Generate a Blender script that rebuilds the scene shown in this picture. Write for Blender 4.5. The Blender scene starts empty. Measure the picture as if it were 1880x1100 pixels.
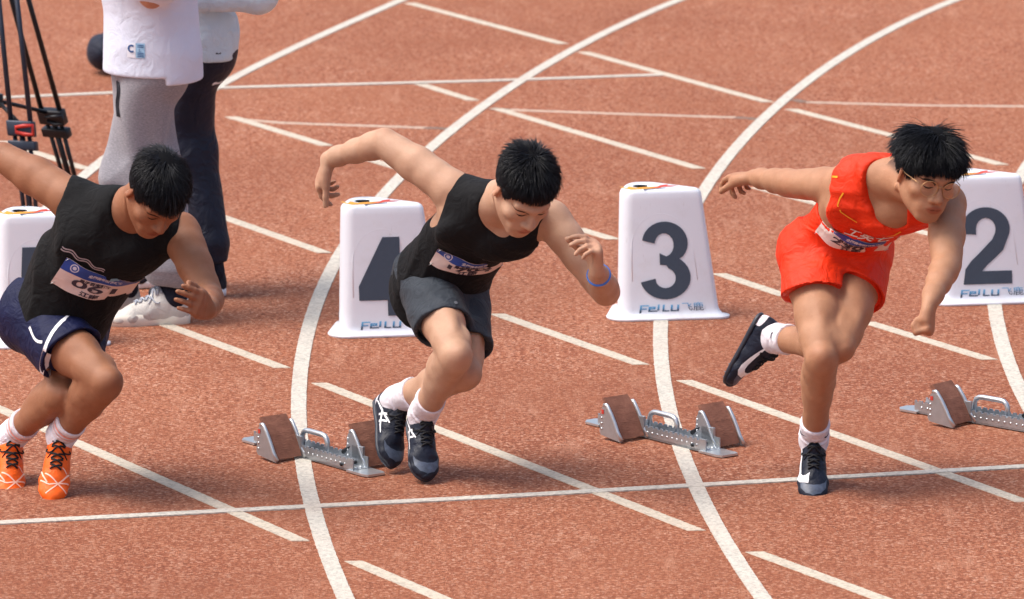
import bpy, bmesh, math, random
import numpy as np
from mathutils import Vector, Matrix
from mathutils.bvhtree import BVHTree
from mathutils.geometry import delaunay_2d_cdt

random.seed(7)
RNG = np.random.default_rng(11)
C = bpy.context.scene.collection
scene = bpy.context.scene

# ------------------------------------------------------------------ camera
CAM_H = 4.5287
CAM_PITCH = 0.1868
cam_data = bpy.data.cameras.new("camera")
cam = bpy.data.objects.new("camera", cam_data)
C.objects.link(cam)
cam.location = (0.0, 0.0, CAM_H)
cam.rotation_euler = (math.pi / 2 - CAM_PITCH, 0.0, 0.0)
cam_data.sensor_fit = 'HORIZONTAL'
cam_data.sensor_width = 36.0
cam_data.lens = 36.0 * 12435.93 / 1880.0
cam_data.clip_start = 0.5
cam_data.clip_end = 2000.0
cam_data.dof.use_dof = True
cam_data.dof.focus_distance = 21.4
cam_data.dof.aperture_fstop = 7.0
scene.camera = cam

# ------------------------------------------------------------------ daylight
SUN_EL, SUN_AZ = math.radians(60), math.radians(262)     # azimuth clockwise from +Y
world = bpy.data.worlds.new("World")
scene.world = world
world.use_nodes = True
wn = world.node_tree
for n in list(wn.nodes):
    wn.nodes.remove(n)
wo = wn.nodes.new("ShaderNodeOutputWorld")
wb = wn.nodes.new("ShaderNodeBackground")
sky = wn.nodes.new("ShaderNodeTexSky")
sky.sky_type = 'NISHITA'
sky.sun_disc = False
sky.sun_elevation = SUN_EL
sky.sun_rotation = SUN_AZ
sky.air_density = 1.0
sky.dust_density = 6.0
sky.ozone_density = 1.0
# overcast: the sky's colour is mostly washed out by cloud
hsv = wn.nodes.new("ShaderNodeHueSaturation")
hsv.inputs["Saturation"].default_value = 0.95
wn.links.new(sky.outputs[0], hsv.inputs["Color"])
wn.links.new(hsv.outputs[0], wb.inputs["Color"])
wb.inputs["Strength"].default_value = 0.15
wn.links.new(wb.outputs[0], wo.inputs["Surface"])

sun_data = bpy.data.lights.new("sun", 'SUN')
sun_data.energy = 1.55
sun_data.angle = math.radians(30)
sun_data.color = (1.0, 0.975, 0.94)
sun = bpy.data.objects.new("sun", sun_data)
C.objects.link(sun)
sdir = Vector((math.sin(SUN_AZ) * math.cos(SUN_EL), math.cos(SUN_AZ) * math.cos(SUN_EL), math.sin(SUN_EL)))
sun.rotation_euler = sdir.to_track_quat('Z', 'Y').to_euler()
sun.location = (0, 15, 30)

scene.view_settings.view_transform = 'Standard'
scene.view_settings.look = 'None'
scene.view_settings.exposure = 0.60
scene.view_settings.gamma = 1.0
scene.view_settings.use_curve_mapping = False
scene.render.engine = 'CYCLES'

# ------------------------------------------------------------------ helpers: materials
def lin(r, g, b):
    f = lambda c: c / 12.92 if c <= 0.04045 else ((c + 0.055) / 1.055) ** 2.4
    return (f(r / 255), f(g / 255), f(b / 255), 1.0)

class NT:
    def __init__(self, name):
        self.m = bpy.data.materials.new(name)
        self.m.use_nodes = True
        self.t = self.m.node_tree
        self.b = self.t.nodes["Principled BSDF"]
    def n(self, typ, **kw):
        x = self.t.nodes.new(typ)
        for k, v in kw.items():
            if isinstance(v, tuple) and v and v[0] == 'in':
                pass
            setattr(x, k, v)
        return x
    def l(self, a, b):
        self.t.links.new(a, b)
    def coord(self, scale=(1, 1, 1), gen=False):
        tc = self.n("ShaderNodeTexCoord")
        mp = self.n("ShaderNodeMapping")
        mp.inputs["Scale"].default_value = scale
        self.l(tc.outputs["Generated" if gen else "Object"], mp.inputs["Vector"])
        return mp.outputs[0]
    def noise(self, vec, scale, detail=3, rough=0.55):
        x = self.n("ShaderNodeTexNoise")
        x.inputs["Scale"].default_value = scale
        x.inputs["Detail"].default_value = detail
        x.inputs["Roughness"].default_value = rough
        self.l(vec, x.inputs["Vector"])
        return x.outputs[0]
    def ramp(self, fac, stops):
        x = self.n("ShaderNodeValToRGB")
        el = x.color_ramp.elements
        while len(el) < len(stops):
            el.new(0.5)
        for e, (p, c) in zip(el, stops):
            e.position = p
            e.color = c
        self.l(fac, x.inputs[0])
        return x.outputs[0]
    def mix(self, fac, a, b, blend='MIX'):
        x = self.n("ShaderNodeMix")
        x.data_type = 'RGBA'
        x.blend_type = blend
        for sock, v in ((x.inputs[0], fac), (x.inputs[6], a), (x.inputs[7], b)):
            if hasattr(v, "links"):
                self.l(v, sock)
            else:
                sock.default_value = v
        return x.outputs[2]
    def bump(self, h, strength=0.3, dist=0.01):
        x = self.n("ShaderNodeBump")
        x.inputs["Strength"].default_value = strength
        x.inputs["Distance"].default_value = dist
        self.l(h, x.inputs["Height"])
        self.l(x.outputs[0], self.b.inputs["Normal"])

MATS = {}
def plain(name, rgb, rough=0.5, metal=0.0, var=0.08, scale=40.0, bump=0.0, spec=None, sheen=0.0):
    """procedural paint / cloth / metal: base colour with a little mottling and grain"""
    if name in MATS:
        return MATS[name]
    t = NT(name)
    v = t.coord()
    c = lin(*rgb)
    nz = t.noise(v, scale, 4)
    lo = tuple(x * (1 - var) for x in c[:3]) + (1,)
    hi = tuple(min(1, x * (1 + var)) for x in c[:3]) + (1,)
    t.l(t.ramp(nz, [(0.3, lo), (0.7, hi)]), t.b.inputs["Base Color"])
    t.b.inputs["Roughness"].default_value = rough
    t.b.inputs["Metallic"].default_value = metal
    if spec is not None:
        t.b.inputs["Specular IOR Level"].default_value = spec
    if sheen:
        t.b.inputs["Sheen Weight"].default_value = sheen
        t.b.inputs["Sheen Roughness"].default_value = 0.5
    if bump:
        t.bump(t.noise(v, scale * 6, 2), bump, 0.002)
    MATS[name] = t.m
    return t.m

def cloth(name, rgb, rough=0.75, weave=900.0, var=0.12, bump=0.25, sheen=0.05):
    if name in MATS:
        return MATS[name]
    t = NT(name)
    v = t.coord()
    c = lin(*rgb)
    big = t.noise(v, 9, 4)
    lo = tuple(x * (1 - var) for x in c[:3]) + (1,)
    hi = tuple(min(1, x * (1 + var)) for x in c[:3]) + (1,)
    t.l(t.ramp(big, [(0.3, lo), (0.7, hi)]), t.b.inputs["Base Color"])
    t.b.inputs["Roughness"].default_value = rough
    t.b.inputs["Specular IOR Level"].default_value = 0.3
    t.b.inputs["Sheen Weight"].default_value = sheen
    t.b.inputs["Sheen Roughness"].default_value = 0.4
    fine = t.noise(v, weave, 1)
    wz = t.n("ShaderNodeTexNoise")
    wz.inputs["Scale"].default_value = 17
    wz.inputs["Detail"].default_value = 3
    wz.inputs["Distortion"].default_value = 1.6
    t.l(v, wz.inputs["Vector"])
    folds = wz.outputs[0]
    ad = t.n("ShaderNodeMath", operation='MULTIPLY_ADD')
    ad.inputs[1].default_value = 0.05
    t.l(fine, ad.inputs[0])
    t.l(folds, ad.inputs[2])
    t.bump(ad.outputs[0], min(1, bump * 2.2), 0.014)
    MATS[name] = t.m
    return t.m

def skin(name, rgb, rough=0.54):
    t = NT(name)
    v = t.coord()
    c = lin(*rgb)
    m1 = t.noise(v, 14, 4, 0.6)
    lo = (c[0] * 0.90, c[1] * 0.85, c[2] * 0.82, 1)
    hi = (min(1, c[0] * 1.06), c[1] * 1.06, c[2] * 1.06, 1)
    base = t.ramp(m1, [(0.3, lo), (0.7, hi)])
    hairs = t.noise(v, 330, 2, .7)
    base = t.mix(t.ramp(hairs, [(.55, (0, 0, 0, 1)), (.75, (.30, .30, .30, 1))]), base, (c[0] * 0.72, c[1] * 0.62, c[2] * 0.58, 1))
    flush = t.noise(v, 5.5, 3, .5)
    base = t.mix(t.ramp(flush, [(.45, (0, 0, 0, 1)), (.75, (.18, .18, .18, 1))]), base, (min(1, c[0] * 1.08), c[1] * 0.84, c[2] * 0.78, 1))
    spots = t.noise(v, 160, 2)
    base = t.mix(t.ramp(spots, [(0.66, (0, 0, 0, 1)), (0.78, (0.25, 0.25, 0.25, 1))]), base, (c[0] * 0.6, c[1] * 0.45, c[2] * 0.4, 1))
    at = t.n("ShaderNodeVertexColor")
    at.layer_name = "tint"
    base = t.mix(1.0, base, at.outputs[0], 'MULTIPLY')
    t.l(base, t.b.inputs["Base Color"])
    t.b.inputs["Roughness"].default_value = rough
    t.b.inputs["Specular IOR Level"].default_value = 0.34
    t.b.inputs["Subsurface Weight"].default_value = 0.06
    t.b.inputs["Subsurface Radius"].default_value = (0.012, 0.004, 0.002)
    t.b.inputs["Subsurface Scale"].default_value = 1.0
    mus = t.n("ShaderNodeMath", operation='MULTIPLY_ADD')
    mus.inputs[1].default_value = 2.2
    t.l(t.noise(v, 26, 3, .55), mus.inputs[0])
    t.l(t.noise(v, 420, 2), mus.inputs[2])
    t.bump(mus.outputs[0], 0.30, 0.005)
    rr = t.n("ShaderNodeMapRange")
    rr.inputs[3].default_value = rough - .14
    rr.inputs[4].default_value = rough + .12
    t.l(t.noise(v, 38, 3, .6), rr.inputs[0])
    t.l(rr.outputs[0], t.b.inputs["Roughness"])
    return t.m

# ------------------------------------------------------------------ helpers: objects
def link_mesh(name, me, mat, parent=None, smooth=True):
    o = bpy.data.objects.new(name, me)
    C.objects.link(o)
    if mat is not None:
        for m in (mat if isinstance(mat, (list, tuple)) else [mat]):
            me.materials.append(m)
    if smooth and len(me.polygons):
        me.polygons.foreach_set("use_smooth", [True] * len(me.polygons))
    if parent is not None:
        o.parent = parent
        o.matrix_parent_inverse = parent_world(parent).inverted()
    return o

def parent_world(o):
    m = o.matrix_basis.copy()
    while o.parent is not None:
        m = o.parent.matrix_basis @ o.matrix_parent_inverse @ m if o.parent.parent is None else o.parent.matrix_basis @ m
        o = o.parent
    return m

def mesh_of(name, verts, faces):
    me = bpy.data.meshes.new(name)
    me.from_pydata([tuple(map(float, v)) for v in verts], [], [tuple(map(int, f)) for f in faces])
    me.update()
    return me

def mesh_np(name, verts, faces):
    """fast path: verts (n,3), faces (m,k) arrays"""
    me = bpy.data.meshes.new(name)
    k = faces.shape[1]
    me.vertices.add(len(verts))
    me.vertices.foreach_set("co", np.ascontiguousarray(verts, dtype=np.float32).ravel())
    me.loops.add(faces.size)
    me.loops.foreach_set("vertex_index", np.ascontiguousarray(faces, dtype=np.int32).ravel())
    me.polygons.add(len(faces))
    me.polygons.foreach_set("loop_start", np.arange(0, faces.size, k, dtype=np.int32))
    me.polygons.foreach_set("loop_total", np.full(len(faces), k, dtype=np.int32))
    me.update(calc_edges=True)
    me.validate()
    return me

def thing(name, label, cat, loc=(0, 0, 0), group=None):
    o = bpy.data.objects.new(name, None)
    o.empty_display_size = 0.1
    C.objects.link(o)
    o.location = loc
    o["label"] = label
    o["category"] = cat
    if group:
        o["group"] = group
    return o

def bm_mesh(bm, name):
    me = bpy.data.meshes.new(name)
    bmesh.ops.recalc_face_normals(bm, faces=bm.faces)
    bm.to_mesh(me)
    bm.free()
    return me

def add_box(bm, c, ax, ay, az, hx, hy, hz, bev=0.0):
    """box with centre c, unit axes and half sizes"""
    c, ax, ay, az = Vector(c), Vector(ax), Vector(ay), Vector(az)
    m = Matrix((ax * hx, ay * hy, az * hz)).transposed().to_4x4()
    m.translation = c
    r = bmesh.ops.create_cube(bm, size=2.0, matrix=m)
    if bev > 0:
        es = list({e for v in r["verts"] for e in v.link_edges})
        bmesh.ops.bevel(bm, geom=es, offset=bev, segments=2, profile=0.5, affect='EDGES')

def tube_rings(pts, radii, n=8, close=False):
    P = [Vector(p) for p in pts]
    V, F = [], []
    prev = None
    m = len(P)
    for i, p in enumerate(P):
        if close:
            d = P[(i + 1) % m] - P[i - 1]
        else:
            d = P[min(i + 1, m - 1)] - P[max(i - 1, 0)]
        d.normalize()
        if prev is None:
            a = d.orthogonal().normalized()
        else:
            a = (prev - d * prev.dot(d)).normalized()
        prev = a
        b = d.cross(a)
        r = radii[i] if hasattr(radii, "__len__") else radii
        for k in range(n):
            t = 2 * math.pi * k / n
            V.append(p + a * (r * math.cos(t)) + b * (r * math.sin(t)))
    for i in range(m if close else m - 1):
        for k in range(n):
            j = (i + 1) % m
            F.append((i * n + k, i * n + (k + 1) % n, j * n + (k + 1) % n, j * n + k))
    if not close:
        F.append(tuple(range(n))[::-1])
        F.append(tuple(range((m - 1) * n, m * n)))
    return V, F

def add_tube(bm, pts, radii, n=8, close=False):
    V, F = tube_rings(pts, radii, n, close)
    vs = [bm.verts.new(v) for v in V]
    for f in F:
        try:
            bm.faces.new([vs[i] for i in f])
        except ValueError:
            pass

def tri_poly(poly, step=0.01, holes=()):
    """2-D polygon (with holes) -> dense triangulated (verts2d, faces)"""
    vs, es = [], []
    for loop in [poly] + list(holes):
        s = len(vs)
        n = 0
        for i, p in enumerate(loop):
            q = loop[(i + 1) % len(loop)]
            L = math.hypot(q[0] - p[0], q[1] - p[1])
            k = max(1, int(L / step))
            for j in range(k):
                vs.append(Vector((p[0] + (q[0] - p[0]) * j / k, p[1] + (q[1] - p[1]) * j / k)))
                n += 1
        es += [(s + i, s + (i + 1) % n) for i in range(n)]
    xs = [v.x for v in vs]
    ys = [v.y for v in vs]
    gx = np.arange(min(xs) + step / 2, max(xs), step)
    gy = np.arange(min(ys) + step / 2, max(ys), step)
    for i, a in enumerate(gx):
        for j, b in enumerate(gy):
            vs.append(Vector((a + (step / 4 if j % 2 else 0), b)))
    # constrained edges, keep the inside only (even-odd)
    ov, oe, of, _, _, _ = delaunay_2d_cdt(vs, es, [], 2 if holes else 1, 1e-7)
    return ov, of

TEXT_CACHE = {}
def text_mesh(s, size=1.0, shear=0.0, bold=0.0, spacing=1.0, width=None):
    """(verts2d, faces) of a line of text, centred on the origin"""
    cu = bpy.data.curves.new("txt", 'FONT')
    cu.body = s
    cu.size = size
    cu.shear = shear
    cu.offset = bold
    cu.space_character = spacing
    cu.align_x = 'CENTER'
    cu.align_y = 'CENTER'
    cu.resolution_u = 3
    o = bpy.data.objects.new("txt", cu)
    C.objects.link(o)
    dg = bpy.context.evaluated_depsgraph_get()
    dg.update()
    me = bpy.data.meshes.new_from_object(o.evaluated_get(dg))
    bm = bmesh.new()
    bm.from_mesh(me)
    bmesh.ops.triangulate(bm, faces=bm.faces)
    V = [(v.co.x, v.co.y) for v in bm.verts]
    bm.verts.index_update()
    F = [tuple(v.index for v in f.verts) for f in bm.faces]
    bm.free()
    bpy.data.objects.remove(o)
    bpy.data.curves.remove(cu)
    bpy.data.meshes.remove(me)
    if V and width:
        xs = [v[0] for v in V]
        w = max(xs) - min(xs)
        mid = (max(xs) + min(xs)) / 2
        V = [((x - mid) * width / w, y) for x, y in V]
    return V, F
# ------------------------------------------------------------------ setting: the running track and its painted lines
def track_material():
    t = NT("track_rubber")
    v = t.coord()
    # polyurethane granules: several sizes of crumb, light tan to dark brick
    vo = t.n("ShaderNodeTexVoronoi")
    vo.inputs["Scale"].default_value = 120
    t.l(v, vo.inputs["Vector"])
    sep = t.n("ShaderNodeSeparateColor")
    t.l(vo.outputs["Color"], sep.inputs[0])
    crumb = t.ramp(sep.outputs[0], [(0.0, lin(72, 33, 21)), (.22, lin(126, 66, 44)), (.55, lin(153, 87, 61)), (.80, lin(198, 137, 105)), (1.0, lin(240, 202, 176))])
    med = t.noise(v, 66, 4, .72)
    patch = t.ramp(med, [(.34, lin(88, 42, 27)), (.5, lin(148, 83, 57)), (.66, lin(206, 146, 113))])
    col = t.mix(.5, crumb, patch)
    big = t.noise(v, 1.1, 5, .6)
    col = t.mix(t.ramp(big, [(.35, (0, 0, 0, 1)), (.7, (.5, .5, .5, 1))]), col, lin(156, 98, 70))
    worn = t.noise(v, .35, 5, .65)
    col = t.mix(t.ramp(worn, [(.42, (0, 0, 0, 1)), (.72, (.42, .42, .42, 1))]), col, lin(116, 60, 40))
    # scuffs dragged along the lanes and a few darker drips
    mp = t.n("ShaderNodeMapping")
    mp.inputs["Scale"].default_value = (5.0, .9, 1)
    mp.inputs["Rotation"].default_value = (0, 0, .25)
    t.l(v, mp.inputs[0])
    sc = t.noise(mp.outputs[0], 2.2, 6, .68)
    col = t.mix(t.ramp(sc, [(.56, (0, 0, 0, 1)), (.74, (.34, .34, .34, 1))]), col, lin(206, 158, 132))
    dk = t.noise(mp.outputs[0], 4.1, 5, .7)
    col = t.mix(t.ramp(dk, [(.60, (0, 0, 0, 1)), (.78, (.42, .42, .42, 1))]), col, lin(92, 48, 34))
    t.l(col, t.b.inputs["Base Color"])
    t.b.inputs["Roughness"].default_value = 0.85
    t.b.inputs["Specular IOR Level"].default_value = 0.25
    h = t.n("ShaderNodeMath", operation='ADD')
    t.l(t.noise(v, 70, 3, .6), h.inputs[0])
    t.l(t.noise(v, 210, 2, .5), h.inputs[1])
    t.bump(h.outputs[0], 0.7, 0.012)
    return t.m

def paint_material(name, rgb, wear=.5, cover=1.0):
    t = NT(name)
    v = t.coord()
    vo = t.n("ShaderNodeTexVoronoi")
    vo.inputs["Scale"].default_value = 100
    t.l(v, vo.inputs["Vector"])
    sep = t.n("ShaderNodeSeparateColor")
    t.l(vo.outputs["Color"], sep.inputs[0])
    c = lin(*rgb)
    d = tuple(x * .74 for x in c[:3]) + (1,)
    col = t.ramp(sep.outputs[1], [(0, d), (.55, c), (1, tuple(min(1, x * 1.08) for x in c[:3]) + (1,))])
    pits = t.noise(v, 120, 3, .7)
    col = t.mix(t.ramp(pits, [(.60, (0, 0, 0, 1)), (.70, (wear, wear, wear, 1))]), col, lin(140, 92, 74))
    big = t.noise(v, 3.0, 4, .6)
    col = t.mix(t.ramp(big, [(.45, (0, 0, 0, 1)), (.8, (.22, .22, .22, 1))]), col, lin(180, 142, 122))
    t.l(col, t.b.inputs["Base Color"])
    t.b.inputs["Roughness"].default_value = 0.8
    h = t.n("ShaderNodeMath", operation='ADD')
    t.l(t.noise(v, 70, 3, .6), h.inputs[0])
    t.l(t.noise(v, 210, 2, .5), h.inputs[1])
    t.bump(h.outputs[0], 0.45, 0.006)
    return t.m

def structure(o):
    o["kind"] = "structure"
    return o

M_TRACK = track_material()
M_LINE = paint_material("line_paint", (192, 187, 176), .55)
M_DASH = paint_material("line_paint_cream", (190, 180, 163), .5)
M_FAINT = paint_material("line_paint_overpainted", (182, 158, 140), .9)
M_FAINT2 = paint_material("line_paint_grey_remnant", (120, 98, 86), .4)

g = 400.0
structure(link_mesh("track_ground", mesh_of("track_ground", [(-g, -g + 20, 0), (g, -g + 20, 0), (g, g + 20, 0), (-g, g + 20, 0)], [(0, 1, 2, 3)]), M_TRACK, smooth=False))

def strip(name, pts, width, mat, z, rough=.0008, seg=.010, slant=0.0):
    """painted stripe following a polyline on the ground, with slightly crumbly edges"""
    rg = np.random.default_rng(int(abs(pts[0][0] * 1000) + abs(pts[-1][1] * 777)) % 100000)
    P = np.array(pts, float)
    L = np.concatenate([[0], np.cumsum(np.linalg.norm(np.diff(P, axis=0), axis=1))])
    n = max(2, int(L[-1] / seg) + 1)
    s = np.linspace(0, L[-1], n)
    Q = np.stack([np.interp(s, L, P[:, 0]), np.interp(s, L, P[:, 1])], 1)
    T = np.gradient(Q, axis=0)
    T /= np.linalg.norm(T, axis=1)[:, None]
    Nn = np.stack([-T[:, 1], T[:, 0]], 1)
    a = Q + Nn * (width / 2 + rg.normal(size=n) * rough)[:, None] + T * slant
    b = Q - Nn * (width / 2 + rg.normal(size=n) * rough)[:, None] - T * slant
    V = [(x, y, z) for x, y in a] + [(x, y, z) for x, y in b] + [(x, y, -.001) for x, y in a] + [(x, y, -.001) for x, y in b]
    F = [(i, i + 1, n + i + 1, n + i) for i in range(n - 1)]
    F += [(2 * n + i, 2 * n + i + 1, i + 1, i) for i in range(n - 1)] + [(n + i, n + i + 1, 3 * n + i + 1, 3 * n + i) for i in range(n - 1)]
    F += [(0, n, 3 * n, 2 * n), (n - 1, 3 * n - 1, 4 * n - 1, 2 * n - 1)]
    return structure(link_mesh(name, mesh_of(name, V, F), mat, smooth=False))

# lane lines (smooth curves measured on the ground, 1.22 m apart)
def spline(pts, n=120):
    P = np.array(pts, float)
    t = np.concatenate([[0], np.cumsum(np.linalg.norm(np.diff(P, axis=0), axis=1))])
    # natural cubic via least-squares polynomial in arc length: keeps the curve fair
    deg = min(6, len(P) - 1)
    u = t / t[-1]
    cx, cy = np.polyfit(u, P[:, 0], deg), np.polyfit(u, P[:, 1], deg)
    s = np.linspace(0, 1, n)
    return np.stack([np.polyval(cx, s), np.polyval(cy, s)], 1)

LANES = [
    [(-0.200, 32.600), (-0.544, 31.488), (-0.736, 30.776), (-0.985, 30.000), (-1.160, 29.392), (-1.220, 29.096), (-1.658, 26.862), (-1.718, 26.562), (-1.830, 25.600), (-1.920, 24.400), (-1.950, 23.200), (-1.930, 21.800), (-1.840, 20.400), (-1.720, 19.200)],
    [(1.200, 32.500), (0.761, 31.443), (0.514, 30.776), (0.303, 30.114), (0.166, 29.603), (0.034, 29.050), (-0.080, 28.516), (-0.234, 27.773), (-0.350, 27.168), (-0.482, 26.421), (-0.686, 24.303), (-0.703, 23.499), (-0.720, 22.641), (-0.706, 21.890), (-0.663, 21.069), (-0.624, 20.570), (-0.572, 20.021), (-0.488, 19.276), (-0.380, 18.500)],
    [(2.500, 32.400), (2.059, 31.493), (1.779, 30.728), (1.538, 30.000), (1.379, 29.454), (1.223, 28.807), (1.107, 28.274), (1.001, 27.773), (0.518, 23.373), (0.515, 22.832), (0.521, 22.196), (0.550, 21.244), (0.576, 20.825), (0.614, 20.306), (0.664, 19.803), (0.734, 19.292), (0.840, 18.500)],
    [(3.300, 31.400), (2.750, 29.600), (2.350, 28.100), (2.050, 26.800), (1.830, 25.200), (1.734, 23.752), (1.714, 23.203), (1.703, 22.727), (1.697, 22.361), (1.720, 21.800), (1.770, 21.100), (1.860, 20.200), (2.000, 19.200)]]
DASHES = [
    [(-0.480, 31.434), (0.228, 30.147)],
    [(0.318, 29.902), (1.089, 28.479)],
    [(1.181, 28.288), (1.573, 27.592)],
    [(1.573, 27.592), (1.972, 26.875)],
    [(-0.396, 28.974), (-0.165, 28.523)],
    [(-0.065, 28.303), (0.751, 26.783)],
    [(0.967, 26.332), (1.609, 25.249)],
    [(-1.178, 28.086), (-0.758, 27.344)],
    [(-0.641, 27.114), (-0.392, 26.679)],
    [(0.249, 25.414), (0.385, 25.179)],
    [(0.760, 24.467), (0.989, 24.024)],
    [(1.256, 23.525), (1.642, 22.842)],
    [(-2.103, 27.454), (-1.703, 26.770)],
    [(-1.605, 26.588), (-0.700, 24.892)],
    [(-0.054, 23.679), (0.442, 22.755)],
    [(0.583, 22.481), (1.591, 20.570)],
    [(-1.221, 23.474), (-0.784, 22.698)],
    [(-0.651, 22.435), (0.563, 20.161)],
    [(0.729, 19.869), (1.109, 19.200)],
    [(-1.911, 22.398), (-0.640, 20.018)],
    [(-0.474, 19.745), (-0.174, 19.200)]]
THIN = [[(-1.667, 20.244), (0.017, 20.657), (1.736, 21.119)],
    [(-2.324, 28.553), (-1.222, 28.875), (-0.095, 29.066), (0.659, 29.236)]]
FAINT = [[(-1.176, 28.043), (-0.955, 27.929), (-0.362, 27.802)],
    [(-0.012, 28.274), (0.367, 28.187), (0.937, 28.072)],
    [(1.252, 28.479), (1.756, 28.391), (2.309, 28.361)]]
GREY = [[(-0.362, 27.802), (-0.249, 27.773)],
    [(0.937, 28.072), (1.027, 28.029)],
    [(-0.092, 28.303), (-0.012, 28.274)],
    [(1.197, 28.553), (1.252, 28.479)]]
for i, L in enumerate(LANES):
    strip("lane_line", spline(L), .051, M_LINE, .0030, .0007)
for L in DASHES:
    strip("dash_line", L, .050, M_DASH, .0022, .0007, .012, .012)
for L in THIN:
    strip("start_line", L, .048, M_LINE, .0040, .0010)
for L in FAINT:
    strip("faded_line", L, .05, M_FAINT, .0010, .003)
for L in GREY:
    strip("faded_line", L, .05, M_FAINT2, .0014, .004)
# ------------------------------------------------------------------ implicit surfaces (bodies, clothes, shoes)
def nrm(v):
    v = np.asarray(v, float)
    return v / (np.linalg.norm(v) + 1e-12)

def A(*v):
    return np.array(v, float)

def rc(a, b, ra, rb, k=0.015):
    return ('rc', np.asarray(a, float), np.asarray(b, float), ra, rb, k)

def ec(a, b, wa, da, wb, db, wax, k=0.02):
    a, b = np.asarray(a, float), np.asarray(b, float)
    z = nrm(b - a)
    x = np.asarray(wax, float)
    x = nrm(x - z * (x @ z))
    return ('ec', a, b, np.stack([x, np.cross(z, x), z]), (wa, da, wb, db), k)

def el(c, axes, r, k=0.015):
    return ('el', np.asarray(c, float), np.asarray(axes, float), np.asarray(r, float), None, k)

def pdist(pr, p):
    t = pr[0]
    if t == 'rc':
        a, b, ra, rb = pr[1:5]
        ba = b - a
        pa = p - a
        h = np.clip(pa @ ba / (ba @ ba + 1e-12), 0, 1)
        return np.linalg.norm(pa - h[:, None] * ba, axis=1) - (ra + (rb - ra) * h)
    if t == 'ec':
        a, b, M, (wa, da, wb, db) = pr[1:5]
        L = np.linalg.norm(b - a)
        q = (p - a) @ M.T
        h = np.clip(q[:, 2] / L, 0, 1)
        w = wa + (wb - wa) * h
        d = da + (db - da) * h
        m = np.minimum(w, d)
        ov = q[:, 2] - h * L
        return (np.sqrt((q[:, 0] / w) ** 2 + (q[:, 1] / d) ** 2 + (ov / m) ** 2) - 1) * m
    c, M, r = pr[1:4]
    q = (p - c) @ M.T
    k0 = np.linalg.norm(q / r, axis=1)
    k1 = np.linalg.norm(q / (r * r), axis=1)
    return k0 * (k0 - 1) / (k1 + 1e-9)

def smin(a, b, k):
    h = np.maximum(k - np.abs(a - b), 0) / k
    return np.minimum(a, b) - h * h * k * 0.25

def smax(a, b, k):
    return -smin(-a, -b, k)

class Sdf:
    """smooth union of primitives, then smooth cuts, then a chain of functions f(points, d) -> d"""
    def __init__(self):
        self.add, self.cut, self.post = [], [], []
        self.margin = 0.0
    def eval(self, p, idx=None):
        d = None
        for i in (range(len(self.add)) if idx is None else idx):
            pr = self.add[i]
            e = pdist(pr, p)
            d = e if d is None else smin(d, e, pr[5])
        far = None
        if len(p) == 2197:
            far = p.mean(0)
        for pr in self.cut:
            if far is not None and pr[0] == 'el' and np.linalg.norm(far - pr[1]) > max(pr[3]) + .12:
                continue
            d = smax(d, -pdist(pr, p), pr[5])
        for f in self.post:
            d = f(p, d)
        return d

def bounds(s, pad):
    lo, hi = [], []
    for pr in s.add:
        if pr[0] == 'rc':
            r = max(pr[3], pr[4])
            lo.append(np.minimum(pr[1], pr[2]) - r)
            hi.append(np.maximum(pr[1], pr[2]) + r)
        elif pr[0] == 'ec':
            r = max(pr[4])
            lo.append(np.minimum(pr[1], pr[2]) - r)
            hi.append(np.maximum(pr[1], pr[2]) + r)
        else:
            r = max(pr[3])
            lo.append(pr[1] - r)
            hi.append(pr[1] + r)
    return np.min(lo, 0) - pad, np.max(hi, 0) + pad

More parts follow.
